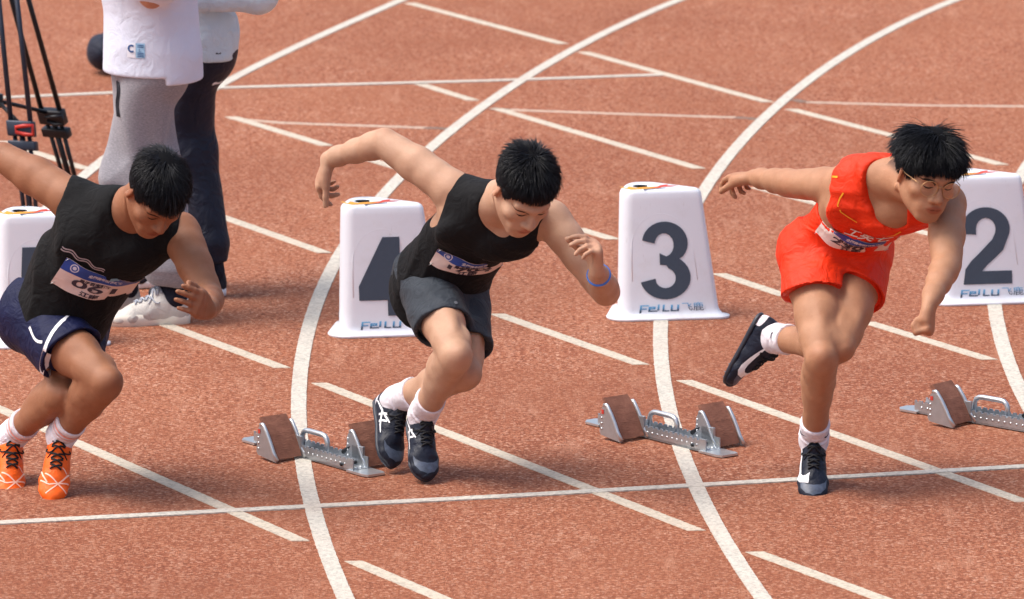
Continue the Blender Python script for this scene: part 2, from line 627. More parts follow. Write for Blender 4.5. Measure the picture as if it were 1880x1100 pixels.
def polygonise(s, h, pad=0.03, B=12):
    """block-sparse surface nets -> (verts, quads)"""
    lo, hi = bounds(s, pad)
    nb = np.ceil((hi - lo) / (B * h)).astype(int)
    g = np.stack(np.meshgrid(*[np.arange(n) for n in nb], indexing='ij'), -1).reshape(-1, 3)
    cen = lo + (g + 0.5) * B * h
    D = np.stack([pdist(pr, cen) for pr in s.add])
    dm = D.min(0)
    half = B * h * 0.5 * math.sqrt(3)
    act = np.abs(dm) < half * 1.3 + 0.02 + s.margin
    # inside far blocks may still be cut: test the real field there
    if s.cut or s.post:
        full = s.eval(cen)
        act |= np.abs(full) < half * 1.3
    G, Dm, Da = g[act], dm[act], D[:, act]
    idx1 = np.arange(B + 1)
    off = np.stack(np.meshgrid(idx1, idx1, idx1, indexing='ij'), -1).reshape(-1, 3)
    dims = nb * B + 2
    def cid(c):
        return (c[:, 0] * dims[1] + c[:, 1]) * dims[2] + c[:, 2]
    ids, pos, quads = [], [], []
    kmax = max(pr[5] for pr in s.add)
    corners = [(i, j, k) for i in (0, 1) for j in (0, 1) for k in (0, 1)]
    edges = [(a, b) for a in range(8) for b in range(a + 1, 8) if sum(abs(corners[a][q] - corners[b][q]) for q in range(3)) == 1]
    cornA = np.array(corners, float)
    for bi in range(len(G)):
        base = G[bi] * B
        pts = lo + (base + off) * h
        near = np.nonzero(Da[:, bi] < Dm[bi] + 2 * half + kmax + 0.005)[0]
        f = s.eval(pts, near).reshape(B + 1, B + 1, B + 1)
        if f.min() > 0 or f.max() <= 0:
            continue
        c8 = np.stack([f[i:B + i, j:B + j, k:B + k] for i, j, k in corners], -1)
        ins = c8 < 0
        m = ins.any(-1) & ~ins.all(-1)
        cells = np.argwhere(m)
        if len(cells):
            v = c8[m]
            acc = np.zeros((len(cells), 3))
            cnt = np.zeros(len(cells))
            for a, b in edges:
                x = (v[:, a] < 0) != (v[:, b] < 0)
                t = np.where(x, v[:, a] / np.where(x, v[:, a] - v[:, b], 1), 0)
                acc += np.where(x[:, None], cornA[a] + t[:, None] * (cornA[b] - cornA[a]), 0)
                cnt += x
            ids.append(cid(cells + base))
            pos.append(lo + (base + cells + acc / cnt[:, None]) * h)
        sgn = f < 0
        for ax in range(3):
            s0 = [slice(0, B)] * 3
            s1 = list(s0)
            s1[ax] = slice(1, B + 1)
            a0, a1 = sgn[tuple(s0)], sgn[tuple(s1)]
            e = np.argwhere(a0 != a1)
            if not len(e):
                continue
            flip = a0[tuple(e.T)]
            e = e + base
            u, w = np.eye(3, dtype=int)[(ax + 1) % 3], np.eye(3, dtype=int)[(ax + 2) % 3]
            q = np.stack([cid(e), cid(e - u), cid(e - u - w), cid(e - w)], 1)
            q[~flip] = q[~flip][:, ::-1]
            quads.append(q)
    ids, pos, quads = np.concatenate(ids), np.concatenate(pos), np.concatenate(quads)
    o = np.argsort(ids)
    ids, pos = ids[o], pos[o]
    j = np.searchsorted(ids, quads)
    j = np.minimum(j, len(ids) - 1)
    ok = (ids[j] == quads).all(1)
    return pos, j[ok]

def relax(V, F, it=1, lam=0.5):
    n = len(V)
    e = np.concatenate([F[:, [0, 1]], F[:, [1, 2]], F[:, [2, 3]], F[:, [3, 0]]])
    for _ in range(it):
        acc = np.zeros_like(V)
        cnt = np.zeros(n)
        for k in range(3):
            acc[:, k] = np.bincount(e[:, 0], V[e[:, 1], k], n) + np.bincount(e[:, 1], V[e[:, 0], k], n)
        cnt = np.bincount(e[:, 0], minlength=n) + np.bincount(e[:, 1], minlength=n)
        V = V + lam * (acc / np.maximum(cnt, 1)[:, None] - V)
    return V

def sdf_mesh(name, s, h, mat, parent, it=1, pad=0.03):
    V, F = polygonise(s, h, pad)
    V = relax(V, F, it)
    me = mesh_np(name, V, F)
    o = link_mesh(name, me, mat, parent)
    return o, V, F

def folds(amp, freq, dirs, seed=0, warp=0.5):
    """cloth creases: warped ridged waves along given directions"""
    r = np.random.default_rng(seed)
    W = [(nrm(d), freq * r.uniform(0.75, 1.3), r.uniform(0, 6.28), r.normal(size=3) * freq * 0.35, r.uniform(0, 6.28)) for d in dirs]
    mod = r.normal(size=3) * 7
    def f(p, d):
        q = p - p.mean(0) * 0
        e = 0
        for dd, fr, ph, wv, p2 in W:
            w = np.sin(q @ dd * fr + ph + warp * 2.4 * np.sin(q @ wv + p2))
            e = e + (1 - np.abs(w)) * (0.5 + 0.5 * np.sin(q @ (wv[[1, 2, 0]] * 0.5) + ph))
        return d - amp * (e / len(W) * 2 - 0.6)
    return f

def halfspace(c, n):
    c, n = np.asarray(c, float), nrm(n)
    return lambda p: (p - c) @ n

# ------------------------------------------------------------------ prints and patches laid on a surface
class Surf:
    def __init__(self, V, F):
        self.t = BVHTree.FromPolygons([tuple(v) for v in V], [tuple(f) for f in F])

def lay(surf, V2, F2, o, U, Vv, W, off=0.0015, reach=0.25):
    """drop 2-D points (metres along U and V about o) on to the surface along -W"""
    o, U, Vv, W = [Vector(tuple(map(float, x))) for x in (o, U, Vv, W)]
    out, ok = [], []
    for x, y in V2:
        p = o + U * x + Vv * y
        hit = surf.t.ray_cast(p + W * reach, -W, reach * 2.2)
        if hit[0] is None:
            hit = surf.t.find_nearest(p)
        n = hit[1]
        if n.dot(W) < 0:
            n = -n
        out.append(hit[0] + n * off)
    return out, F2

def decal(name, surf, poly, o, U, Vv, W, mat, parent, off=0.0015, step=0.008, holes=()):
    ov, of = tri_poly(poly, step, holes)
    V, F = lay(surf, [(v.x, v.y) for v in ov], of, o, U, Vv, W, off)
    return link_mesh(name, mesh_of(name, V, F), mat, parent)

def print_text(name, surf, s, o, U, Vv, W, size, mat, parent, off=0.002, width=None, bold=0.0, shear=0.0):
    V2, F2 = text_mesh(s, size, shear, bold, width=width)
    if not V2:
        return None
    V, F = lay(surf, V2, F2, o, U, Vv, W, off)
    return link_mesh(name, mesh_of(name, V, F), mat, parent)
# ------------------------------------------------------------------ people
class Frame:
    def __init__(self, o, fwd, up):
        self.o = np.asarray(o, float)
        f = nrm(fwd)
        x = nrm(np.cross(f, up))
        self.M = np.stack([x, f, np.cross(x, f)])          # rows: right, forward, up
    def w(self, *p):
        return self.o + np.asarray(p, float) @ self.M
    def v(self, *p):
        return np.asarray(p, float) @ self.M
    def loc(self, P):
        return (P - self.o) @ self.M.T

def head_prims(H, neck_base, S=1.0, neck_r=0.056):
    w = H.w
    M = H.M
    p = []
    def E(c, r, k=0.02):
        p.append(el(w(*[x * S for x in c]), M, A(*r) * S, k))
    def R(a, b, ra, rb, k=0.015):
        p.append(rc(w(*[x * S for x in a]), w(*[x * S for x in b]), ra * S, rb * S, k))
    E((0, -.014, .038), (.075, .095, .082))
    E((0, .022, -.030), (.066, .070, .082), .03)
    for s in (-1, 1):
        R((s * .051, -.002, -.050), (s * .024, .068, -.096), .017, .016, .03)      # jaw
        E((s * .046, .058, -.022), (.025, .024, .020), .025)                        # cheekbone
        R((s * .012, .087, .024), (s * .046, .070, .024), .012, .011, .02)          # brow ridge
        E((s * .027, .078, -.060), (.018, .013, .021), .02)                         # cheek beside mouth
    E((0, .078, -.099), (.024, .018, .017), .02)                                    # chin
    E((0, .080, -.066), (.030, .018, .026), .02)                                    # muzzle
    R((0, .086, .012), (0, .108, -.030), .0085, .0115, .012)                        # nose
    E((0, .110, -.033), (.0125, .0105, .0105), .008)
    for s in (-1, 1):
        E((s * .0145, .098, -.037), (.0085, .011, .0085), .008)
    cut = []
    for s in (-1, 1):
        cut.append(el(w(s * .033 * S, .100 * S, .002 * S), M, A(.019, .020, .0105) * S, .016))
        cut.append(el(w(s * .0075 * S, .107 * S, -.045 * S), M, A(.0045, .006, .003) * S, .004))
    q = []
    for s in (-1, 1):
        q.append(el(w(s * .032 * S, .070 * S, .001 * S), M, A(.0165, .0150, .0130) * S, .006))
    q.append(el(w(0, .0955 * S, -.0600 * S), M, A(.021, .0095, .0055) * S, .006))     # lips
    q.append(el(w(0, .0940 * S, -.0710 * S), M, A(.018, .0090, .0062) * S, .006))
    for s in (-1, 1):                                                               # ears
        Ea = Frame(w(s * .076 * S, -.012 * S, -.004 * S), H.v(s * .55, 1, -.12), H.v(0, .1, 1))
        q.append(el(Ea.w(0, 0, .008 * S), Ea.M, A(.0065, .0175, .024) * S, .006))
        q.append(el(Ea.w(0, .003 * S, -.018 * S), Ea.M, A(.006, .010, .014) * S, .006))
    nb = np.asarray(neck_base, float)
    n0 = w(0, -.022 * S, -.058 * S)
    q.append(rc(n0, nb, neck_r * S, (neck_r + .006) * S, .03))
    q.append(rc(w(0, -.045 * S, -.03 * S), nb + H.v(0, -.02, 0), .040 * S, .042 * S, .03))
    for s in (-1, 1):
        q.append(rc(w(s * .058 * S, -.03 * S, -.055 * S), nb + H.v(s * .012, .052, -.012), .013, .011, .010))
    return p, cut, q, n0

def hand_prims(wr, d, pn, side, curl, spread=0.12, S=1.0, thumb=(.75, .45, .35), tcurl=.35, tl=1.0):
    """wr wrist, d along the hand, pn palm normal, side +1/-1 puts the thumb at +/- (d x pn)"""
    d = nrm(d)
    pn = nrm(np.asarray(pn, float) - d * (np.asarray(pn, float) @ d))
    t = np.cross(d, pn) * side                      # towards the thumb
    p = []
    L = .088 * S
    p.append(ec(wr + d * .008, wr + d * L, .027 * S, .0165 * S, .040 * S, .0135 * S, t, .016))
    p.append(rc(wr + d * .02 * S + t * .018 * S + pn * .006, wr + d * .055 * S + t * .030 * S + pn * .008, .016 * S, .014 * S, .014))
    p.append(rc(wr + d * .02 * S - t * .018 * S + pn * .005, wr + d * .07 * S - t * .026 * S + pn * .004, .013 * S, .012 * S, .014))
    tips = []
    for i, (o, ln, r) in enumerate([(.030, .074, .0093), (.0105, .082, .0096), (-.010, .076, .0091), (-.029, .060, .0081)]):
        b = wr + d * (L - abs(o - .005) * .12 * S - .004) + t * o * S
        ang = 0.0
        c3 = curl[i] if isinstance(curl[i], (tuple, list)) else (curl[i], curl[i] * 1.1, curl[i] * .8)
        q = b
        for j, fr in enumerate((.46, .30, .24)):
            ang += c3[j]
            dd = d * math.cos(ang) + pn * math.sin(ang) + t * (o / .03) * spread * math.cos(ang)
            q2 = q + nrm(dd) * ln * fr * S
            ra = r * (1 - .08 * j) * S
            p.append(rc(q, q2, ra, ra * .92, .010 if j == 0 else .003))
            q = q2
        tips.append(q)
    b = wr + d * .030 * S + t * .026 * S + pn * .006 * S
    dd = nrm(t * thumb[0] + d * thumb[1] + pn * thumb[2])
    ax = nrm(d * .75 - t * .65 + pn * .35)
    q = b
    for j, (ln, r) in enumerate([(.044, .0135), (.033, .0112), (.026, .0100)]):
        q2 = q + dd * ln * S * tl
        p.append(rc(q, q2, r * S, r * .92 * S, .012 if j == 0 else .003))
        q = q2
        dd = nrm(dd + ax * tcurl)
    return p

def limb(p, a, b, f, prof, k=0.03, sc=1.0):
    a, b = np.asarray(a, float), np.asarray(b, float)
    z = b - a
    L = np.linalg.norm(z)
    f = nrm(f - nrm(z) * (f @ nrm(z)))
    pts = [(a + z * t + f * o, r * sc) for t, o, r in prof]
    for (p0, r0), (p1, r1) in zip(pts[:-1], pts[1:]):
        p.append(rc(p0, p1, r0, r1, k))

class Body:
    pass

def build_body(J, cfg):
    """joints (world) -> Body with skin Sdf, torso primitives, leg and arm frames"""
    J = {k: A(*v) for k, v in J.items()}
    B = Body()
    B.J = J
    m = cfg.get('mass', 1.0)
    hx = nrm(J['lhip'] - J['rhip'])
    sx = nrm(J['lsh'] - J['rsh'])
    N, Hc = J['neck'], J['hip']
    up = N - Hc
    fw = nrm(np.cross(sx + hx, up))                  # chest side: left x up = forward
    if fw @ A(*cfg['face']) < -0.2:
        fw = -fw
    ctrl = (Hc + N) / 2 - fw * cfg.get('hunch', 0.05)
    S = lambda t: (1 - t) ** 2 * Hc + 2 * t * (1 - t) * ctrl + t * t * N
    X = lambda t: nrm(hx * (1 - t) + sx * t)
    B.S, B.X, B.fw = S, X, fw
    T = []
    sec = [(-.08, .128, .092), (.08, .150, .108), (.28, .136, .096), (.50, .147, .106), (.72, .160, .113), (.93, .118, .080)]
    for (t0, w0, d0), (t1, w1, d1) in zip(sec[:-1], sec[1:]):
        T.append(ec(S(t0), S(t1), w0 * m, d0 * m, w1 * m, d1 * m, X((t0 + t1) / 2), .035))
    for s in (-1, 1):
        T.append(el(S(.72) + sx * s * .070 + fw * .072, np.stack([sx, fw, np.cross(sx, fw)]), A(.080, .040, .062), .03))
        h = J['rhip'] if s < 0 else J['lhip']
        T.append(rc(h - fw * .045 + nrm(up) * .02, h - fw * .03 - nrm(up) * .03, .088 * m, .085 * m, .04))
    for sh in (J['rsh'], J['lsh']):
        T.append(rc(sh, N + (sh - N) * .15 + nrm(up) * .005, .045, .042, .03))
        T.append(rc(sh - nrm(up) * .02, S(.72) + (sh - S(.72)) * .4, .050, .085, .04))
    B.torso = list(T)
    sk = Sdf()
    sk.add = list(T)
    p = sk.add
    B.arm, B.leg = {}, {}
    ms = cfg.get('muscle', 1.0)
    for s, sgn in (('r', -1), ('l', 1)):
        sh, e_, wr = J[s + 'sh'], J[s + 'el'], J[s + 'wr']
        fbi = nrm(nrm(wr - e_) + nrm(sh - e_) + 1e-3 * fw)
        outw = nrm(sx * sgn)
        p.append(rc(sh, sh + (e_ - sh) * .18, .056 * ms, .053 * ms, .025))
        p.append(rc(sh + outw * .015 + (e_ - sh) * .04, sh + (e_ - sh) * .42 + outw * .008, .050 * ms, .030 * ms, .008))
        za = nrm(e_ - sh)
        fa = nrm(fbi - za * (fbi @ za))
        Ma = np.stack([za, fa, np.cross(za, fa)])
        p.append(el(sh + (e_ - sh) * .58 + fa * .018, Ma, A(.082, .030, .034) * ms, .008))
        p.append(el(sh + (e_ - sh) * .45 - fa * .020, Ma, A(.085, .028, .036) * ms, .008))
        p.append(rc(N + fw * .040 - nrm(up) * .012 + outw * .02, sh + fw * .030 + nrm(up) * .008, .0105, .0115, .008))
        limb(p, sh, e_, fbi, [(0, 0, .052 * ms), (.3, .005, .050 * ms), (.55, .008, .0475 * ms), (.82, .002, .040), (1, 0, .0375)])
        limb(p, sh, e_, -fbi, [(.25, .012, .040 * ms), (.5, .014, .040 * ms), (.85, .006, .033)])
        p.append(rc(e_ - fbi * .008, e_ - fbi * .006 + (wr - e_) * .05, .031, .031, .015))
        limb(p, e_, wr, fbi, [(0, 0, .037), (.22, 0, .0425 * ms), (.5, 0, .0370 * ms), (.82, 0, .0280), (1, 0, .0255)])
        hd = cfg['hands'][s]
        p += hand_prims(wr, hd['d'], hd['pn'], hd['side'], hd['curl'], hd.get('spread', .12), hd.get('S', 1.05), hd.get('thumb', (.75, .45, .35)), hd.get('tcurl', .35), hd.get('tl', 1.0))
        B.arm[s] = (sh, e_, wr, fbi)
    for s in 'rl':
        h, kn, an = J[s + 'hip'], J[s + 'kn'], J[s + 'an']
        f = -nrm(nrm(h - kn) + nrm(an - kn) + 1e-3 * -fw)
        if np.linalg.norm(nrm(h - kn) + nrm(an - kn)) < .15:
            f = nrm(fw - nrm(an - h) * (fw @ nrm(an - h)))
        fc = nrm(f - nrm(an - kn) * (f @ nrm(an - kn)))
        i0 = len(p)
        tg = cfg.get('thigh', 1.0)
        limb(p, h, kn, f, [(0, 0, .090 * m), (.28, .008, .082 * tg), (.58, .008, .070 * tg), (.84, .002, .056 * tg), (1, -.002, .049)], .025)
        limb(p, h, kn, -f, [(.15, .02, .070 * tg), (.5, .020, .059 * tg), (.85, .010, .042)], .025)
        side = nrm(np.cross(f, kn - h))
        for q in (-1, 1):
            limb(p, h, kn, side * q, [(.62, .020, .044 * tg), (.80, .020, .038 * tg), (.90, .014, .034)], .02)
        p.append(rc(kn + f * .014, kn + f * .012 + (an - kn) * .06, .038, .035, .02))
        p.append(el(kn + f * .045 + (h - kn) * .01, np.stack([side, f, np.cross(side, f)]), A(.022, .016, .026), .008))
        zt = nrm(kn - h)
        ft_ = nrm(f - zt * (f @ zt))
        ix = nrm(J['lhip'] - J['rhip']) * (1 if s == 'r' else -1)
        ix = nrm(ix - zt * (ix @ zt))
        ix = nrm(ix - ft_ * (ix @ ft_))
        Mx = np.stack([zt, ft_, ix])
        p.append(el(kn - zt * .075 + ix * .039 + ft_ * .022, Mx, A(.052, .023, .022) * ms, .010))
        p.append(el(kn - zt * .110 - ix * .038 + ft_ * .020, Mx, A(.070, .022, .020) * ms, .010))
        p.append(el(kn - zt * .150 + ft_ * .050, Mx, A(.105, .024, .028) * ms, .012))
        i1 = len(p)
        limb(p, kn, an, -fc, [(.04, .004, .046), (.18, .012, .054 * ms), (.34, .019, .056 * ms), (.50, .016, .049 * ms), (.74, .008, .036), (1, .006, .031)], .02)
        limb(p, kn, an, fc, [(.05, .018, .036), (.4, .014, .034), (1, .002, .032)], .02)
        sc_ = nrm(np.cross(fc, an - kn))
        zc_ = nrm(an - kn)
        for q, ln in ((-1, .30), (1, .26)):
            p.append(el(kn + (an - kn) * ln + sc_ * q * .028 - fc * .040, np.stack([zc_, fc, sc_]), A(.085, .032, .027) * ms, .008))
        p.append(el(kn + (an - kn) * .10 + fc * .044, np.stack([zc_, fc, sc_]), A(.020, .011, .012), .010))
        p.append(rc(kn + (an - kn) * .14 + fc * .040, kn + (an - kn) * .75 + fc * .026, .013, .011, .012))
        ft = B.leg[s] = dict(h=h, kn=kn, an=an, f=f, fc=fc, prims=list(p[i0:]), thigh=list(p[i0:i1]))
        if s in cfg['feet']:
            fd, ud = [A(*x) for x in cfg['feet'][s][:2]]
            FF = Frame(an, fd, ud)
            ft['foot'] = FF
            p.append(rc(FF.w(0, -.024, -.048), FF.w(0, .03, -.03), .020, .028, .02))
            p.append(rc(FF.w(0, .02, -.03), FF.w(0, .125, -.058), .030, .020, .02))
    Hd = Frame(J['head'], *[A(*x) for x in cfg['head']])
    B.H = Hd
    hp, cut, q, n0 = head_prims(Hd, N, cfg.get('hs', 1.0), cfg.get('neck_r', .050))
    hsd = Sdf()
    hsd.add, hsd.cut = hp, cut
    # the sockets are cut from the head only; everything else is joined afterwards
    sk.add += q
    hlo, hhi = bounds(hsd, .12)
    def join(P, d):
        m_ = ((P > hlo) & (P < hhi)).all(1)
        if m_.any():
            d = d.copy()
            d[m_] = smin(d[m_], hsd.eval(P[m_]), .012)
        return d
    sk.add += [el(Hd.w(0, .01, 0), Hd.M, A(.05, .06, .075), .01)]
    sk.margin = .06
    sk.post.append(join)
    B.sk = sk
    B.hs = cfg.get('hs', 1.0)
    return B

def tint_mesh(me, V, B, cfg):
    """colours that belong to the skin itself: lips, ears, nose, knees, elbows, cropped hair"""
    col = np.ones((len(V), 4), np.float32)
    S = B.hs
    def dab(c, r, rgb, s):
        d = np.linalg.norm(V - c, axis=1)
        w = np.clip(1 - d / r, 0, 1)
        w = (w * w * (3 - 2 * w) * s)[:, None]
        col[:, :3] = col[:, :3] * (1 - w) + col[:, :3] * np.array(rgb)[None] * w
    L = B.H.loc(V) / S
    near = np.linalg.norm(L, axis=1) < .16
    def band(mask, rgb):
        m = (mask * near)[:, None]
        col[:, :3] *= (1 - m) + m * np.array(rgb)[None]
    sstep = lambda a, b, x: np.clip((x - a) / (b - a), 0, 1) ** 2 * (3 - 2 * np.clip((x - a) / (b - a), 0, 1))
    lips = sstep(1.25, .85, np.sqrt((L[:, 0] / .024) ** 2 + ((L[:, 2] + .0655) / .0115) ** 2)) * (L[:, 1] > .06)
    band(lips, (.86, .58, .56))
    seam = sstep(1.3, .6, np.sqrt((L[:, 0] / .024) ** 2 + ((L[:, 2] + .0655) / .0020) ** 2)) * (L[:, 1] > .06)
    band(seam, (.45, .33, .33))
    nose = sstep(.03, .0, np.linalg.norm(L - A(0, .11, -.035), axis=1))
    band(nose * .5, (.98, .86, .84))
    ears = sstep(.045, .02, np.minimum(np.linalg.norm(L - A(.078, -.012, -.004), axis=1), np.linalg.norm(L - A(-.078, -.012, -.004), axis=1)))
    band(ears * .7, (1.0, .80, .74))
    # cropped hair showing as dark stubble on temples, sideburns and nape
    az = np.abs(np.degrees(np.arctan2(L[:, 0], L[:, 1])))
    zl = np.interp(az, [0, 45, 62, 78, 92, 102, 125, 180], [.060, .052, .022, -.016, .022, .016, -.028, -.042]) + cfg.get('hairline', 0)
    stub = sstep(-.008, .012, L[:, 2] - zl) * (L[:, 1] < .085)
    band(stub * cfg.get('stubble', .85), (.22, .20, .21))
    beard = sstep(.045, .0, np.linalg.norm((L - A(0, .08, -.085)) * A(.8, 1, 1.3), axis=1))
    band(beard * cfg.get('beard', .25), (.80, .78, .80))
    for s in 'rl':
        dab(B.leg[s]['kn'] + B.leg[s]['f'] * .045, .06, (.90, .78, .74), .8)
        dab(B.arm[s][1] - B.arm[s][3] * .03, .05, (.92, .80, .76), .7)
        dab(B.arm[s][2] + nrm(A(*cfg['hands'][s]['d'])) * .10, .10, (.98, .84, .80), .8)
    a = me.color_attributes.new("tint", 'FLOAT_COLOR', 'POINT')
    a.data.foreach_set("color", col.ravel())

def build_hair(name, B, parent, mat, n=5200, whorl=(0.0, -.045), length=.06, fringe=.05, lift=.35, grav=.25, seed=1, thick=.010,
               rad=.0013, hairline=0.0, side_len=.012, part=0.0, flare=0.0):
    """cap plus several thousand tapering strands combed out from the whorl"""
    rg = np.random.default_rng(seed)
    H, S = B.H, B.hs
    C0, R0 = A(0, -.014, .038), A(.075, .095, .082)
    def zline(az):
        return np.interp(az, [0, 40, 60, 76, 90, 102, 125, 180], [.066, .062, .036, .004, .034, .020, -.035, -.055]) + hairline
    # --- solid cap under the strands
    s = Sdf()
    s.add = [el(H.w(*(C0 * S + A(0, -.002, .003) * S)), H.M, (R0 + A(.006, .006, thick)) * S, .01)]
    def region(P, d):
        L = H.loc(P) / S
        az = np.abs(np.degrees(np.arctan2(L[:, 0], L[:, 1])))
        return smax(d, (zline(az) - L[:, 2]) * .8 * S, .012)
    s.post.append(region)
    s.margin = .02
    Vc, Fc = polygonise(s, .006)
    # --- strands
    u = rg.normal(size=(n * 4, 3))
    u /= np.linalg.norm(u, axis=1)[:, None]
    az = np.abs(np.degrees(np.arctan2(u[:, 0] * R0[0], u[:, 1] * R0[1] - .014)))
    P0 = C0 + u * R0
    ok = P0[:, 2] > zline(az) - .002
    P0, u, az = P0[ok][:n], u[ok][:n], az[ok][:n]
    n = len(P0)
    nor = u / R0
    nor /= np.linalg.norm(nor, axis=1)[:, None]
    wh = A(whorl[0], whorl[1], 0)
    wh[2] = C0[2] + R0[2] * math.sqrt(max(0, 1 - (wh[0] / R0[0]) ** 2 - ((wh[1] - C0[1]) / R0[1]) ** 2))
    tv = P0 - wh
    if part:
        tv[:, 0] += np.sign(P0[:, 0] - whorl[0]) * part
    tv -= nor * (tv * nor).sum(1)[:, None]
    dist = np.linalg.norm(tv, axis=1)
    tv = tv / (dist[:, None] + 1e-4)
    swirl = np.cross(nor, tv)
    tv = tv + swirl * (.35 * np.exp(-dist / .03))[:, None] + rg.normal(size=(n, 3)) * .16
    top = np.clip((P0[:, 2] - .045) / .05, 0, 1)
    front = np.clip((P0[:, 1] - .03) / .05, 0, 1)
    Ln = side_len + (length - side_len) * top + fringe * front * top
    Ln = Ln * rg.uniform(.72, 1.12, n)
    clump = np.floor(u * 9 + rg.uniform(0, .6, (n, 3)))
    ck = (clump @ A(12.9898, 78.233, 37.719))
    jit = np.stack([np.sin(ck * 1.3), np.sin(ck * 2.1 + 1), np.sin(ck * 3.7 + 2)], 1)
    g = H.M @ A(0, 0, -1.0)                           # world down in head space
    K = 5
    lf = np.minimum(lift * (.45 + .55 * top) * (1 + .8 * np.exp(-dist / .02)), .85)
    d = nor * lf[:, None] + tv * (1 - lf)[:, None] + jit * .13
    d /= np.linalg.norm(d, axis=1)[:, None]
    pts = [P0 + nor * .001]
    p = pts[0]
    Re = R0 + A(.005, .005, .008)
    for i in range(1, K):
        p = p + d * (Ln / (K - 1))[:, None]
        q = (p - C0) / Re
        r = np.linalg.norm(q, axis=1)
        push = np.maximum(1.0 + .02 * i - r, 0)
        p = p + nor * 0 + (q / (r[:, None] + 1e-6)) * Re * push[:, None] * (p[:, 2:3] > .0)
        pts.append(p)
        qn = q / Re
        qn /= np.linalg.norm(qn, axis=1)[:, None]
        tt = tv - qn * (tv * qn).sum(1)[:, None]
        d = d + g * grav + tt * .45 + qn * flare + jit * .05
        d /= np.linalg.norm(d, axis=1)[:, None]
    pts = np.stack(pts, 1)
    side = np.cross(nor, tv)
    side /= np.linalg.norm(side, axis=1)[:, None] + 1e-9
    up2 = np.cross(side, tv)
    rr = rad * np.array([1.0, 1.15, 1.0, .75, .18])
    V = []
    for i in range(K):
        for a in (0, 2.094, 4.189):
            V.append(pts[:, i] + (side * math.cos(a) + up2 * math.sin(a)) * rr[i])
    V = np.stack(V, 1)                                 # n, 15, 3
    V = H.o + (V.reshape(-1, 3) * S) @ H.M
    f = []
    for i in range(K - 1):
        for a in range(3):
            b = (a + 1) % 3
            f.append((i * 3 + a, i * 3 + b, i * 3 + 3 + b, i * 3 + 3 + a))
    F = (np.array(f)[None] + (np.arange(n) * 15)[:, None, None]).reshape(-1, 4)
    Vall = np.concatenate([Vc, V])
    Fall = np.concatenate([Fc, F + len(Vc)])
    o = link_mesh(name, mesh_np(name, Vall, Fall), [mat, HAIR_BASE], parent)
    mi = np.zeros(len(Fall), np.int32)
    mi[:len(Fc)] = 1
    o.data.polygons.foreach_set('material_index', mi)
    return o

# ------------------------------------------------------------------ shoes and socks
def shoe_sdf(F, S=1.0, high=0.0):
    """F: frame at the ankle; sole plane 0.088 below it"""
    z0 = -.088
    w = lambda x, y, z: F.w(x * S, (y - .052) * S, (z + z0) * S)     # x side, y from heel back, z above sole
    s = Sdf()
    X = F.v(1, 0, 0)
    sec = [(.030, .031, .043, .044), (.085, .034, .045, .044), (.140, .038, .037, .036), (.195, .045, .028, .028), (.235, .039, .021, .022), (.257, .024, .017, .019), (.266, .010, .013, .017)]
    for (y0, w0, d0, c0), (y1, w1, d1, c1) in zip(sec[:-1], sec[1:]):
        s.add.append(ec(w(0, y0, c0), w(0, y1, c1), w0 * S, d0 * S, w1 * S, d1 * S, X, .02))
    s.add.append(ec(w(0, .040, .04), w(0, .040, .078 + high), .032 * S, .036 * S, .031 * S, .035 * S, X, .02))
    s.add.append(rc(w(0, .085, .072), w(0, .175, .046), .030 * S, .024 * S, .03))
    s.add.append(rc(w(0, .088, .084), w(0, .105, .100 + high), .022 * S, .018 * S, .02))   # tongue
    s.cut.append(rc(w(0, .050, .098), w(0, .038, .16), .029 * S, .034 * S, .008))
    fl = halfspace(w(0, 0, .012), F.v(0, 0, -1))
    s.post.append(lambda P, d: smax(d, fl(P), .004))
    s.margin = .01
    return s, w

def sole_mesh(w, thick, toe_up=0.0, grow=1.0, n=14):
    """outline slab with rounded edge"""
    half = [(.000, .0), (.003, .018), (.020, .031), (.060, .035), (.110, .034), (.160, .043), (.205, .048), (.235, .043), (.256, .032), (.270, .016), (.275, .006), (.2755, 0)]
    out = [(x * 1, y) for y, x in half] + [(-x, y) for y, x in half[-2:0:-1]]
    lev = [(0.0, .93), (.003, 1.0), (thick * .6, 1.03), (thick, 1.0)]
    V, F = [], []
    m = len(out)
    for z, g in lev:
        for x, y in out:
            yy = .139 + (y - .139) * (g * .5 + .5)
            lift = toe_up * max(0, (yy - .2) / .078) ** 2
            V.append(w(x * g * grow, yy, z + lift))
    for i in range(len(lev) - 1):
        for k in range(m):
            j = (k + 1) % m
            F.append((i * m + k, i * m + j, (i + 1) * m + j, (i + 1) * m + k))
    F.append(tuple(range(m))[::-1])
    F.append(tuple((len(lev) - 1) * m + k for k in range(m)))
    return V, F

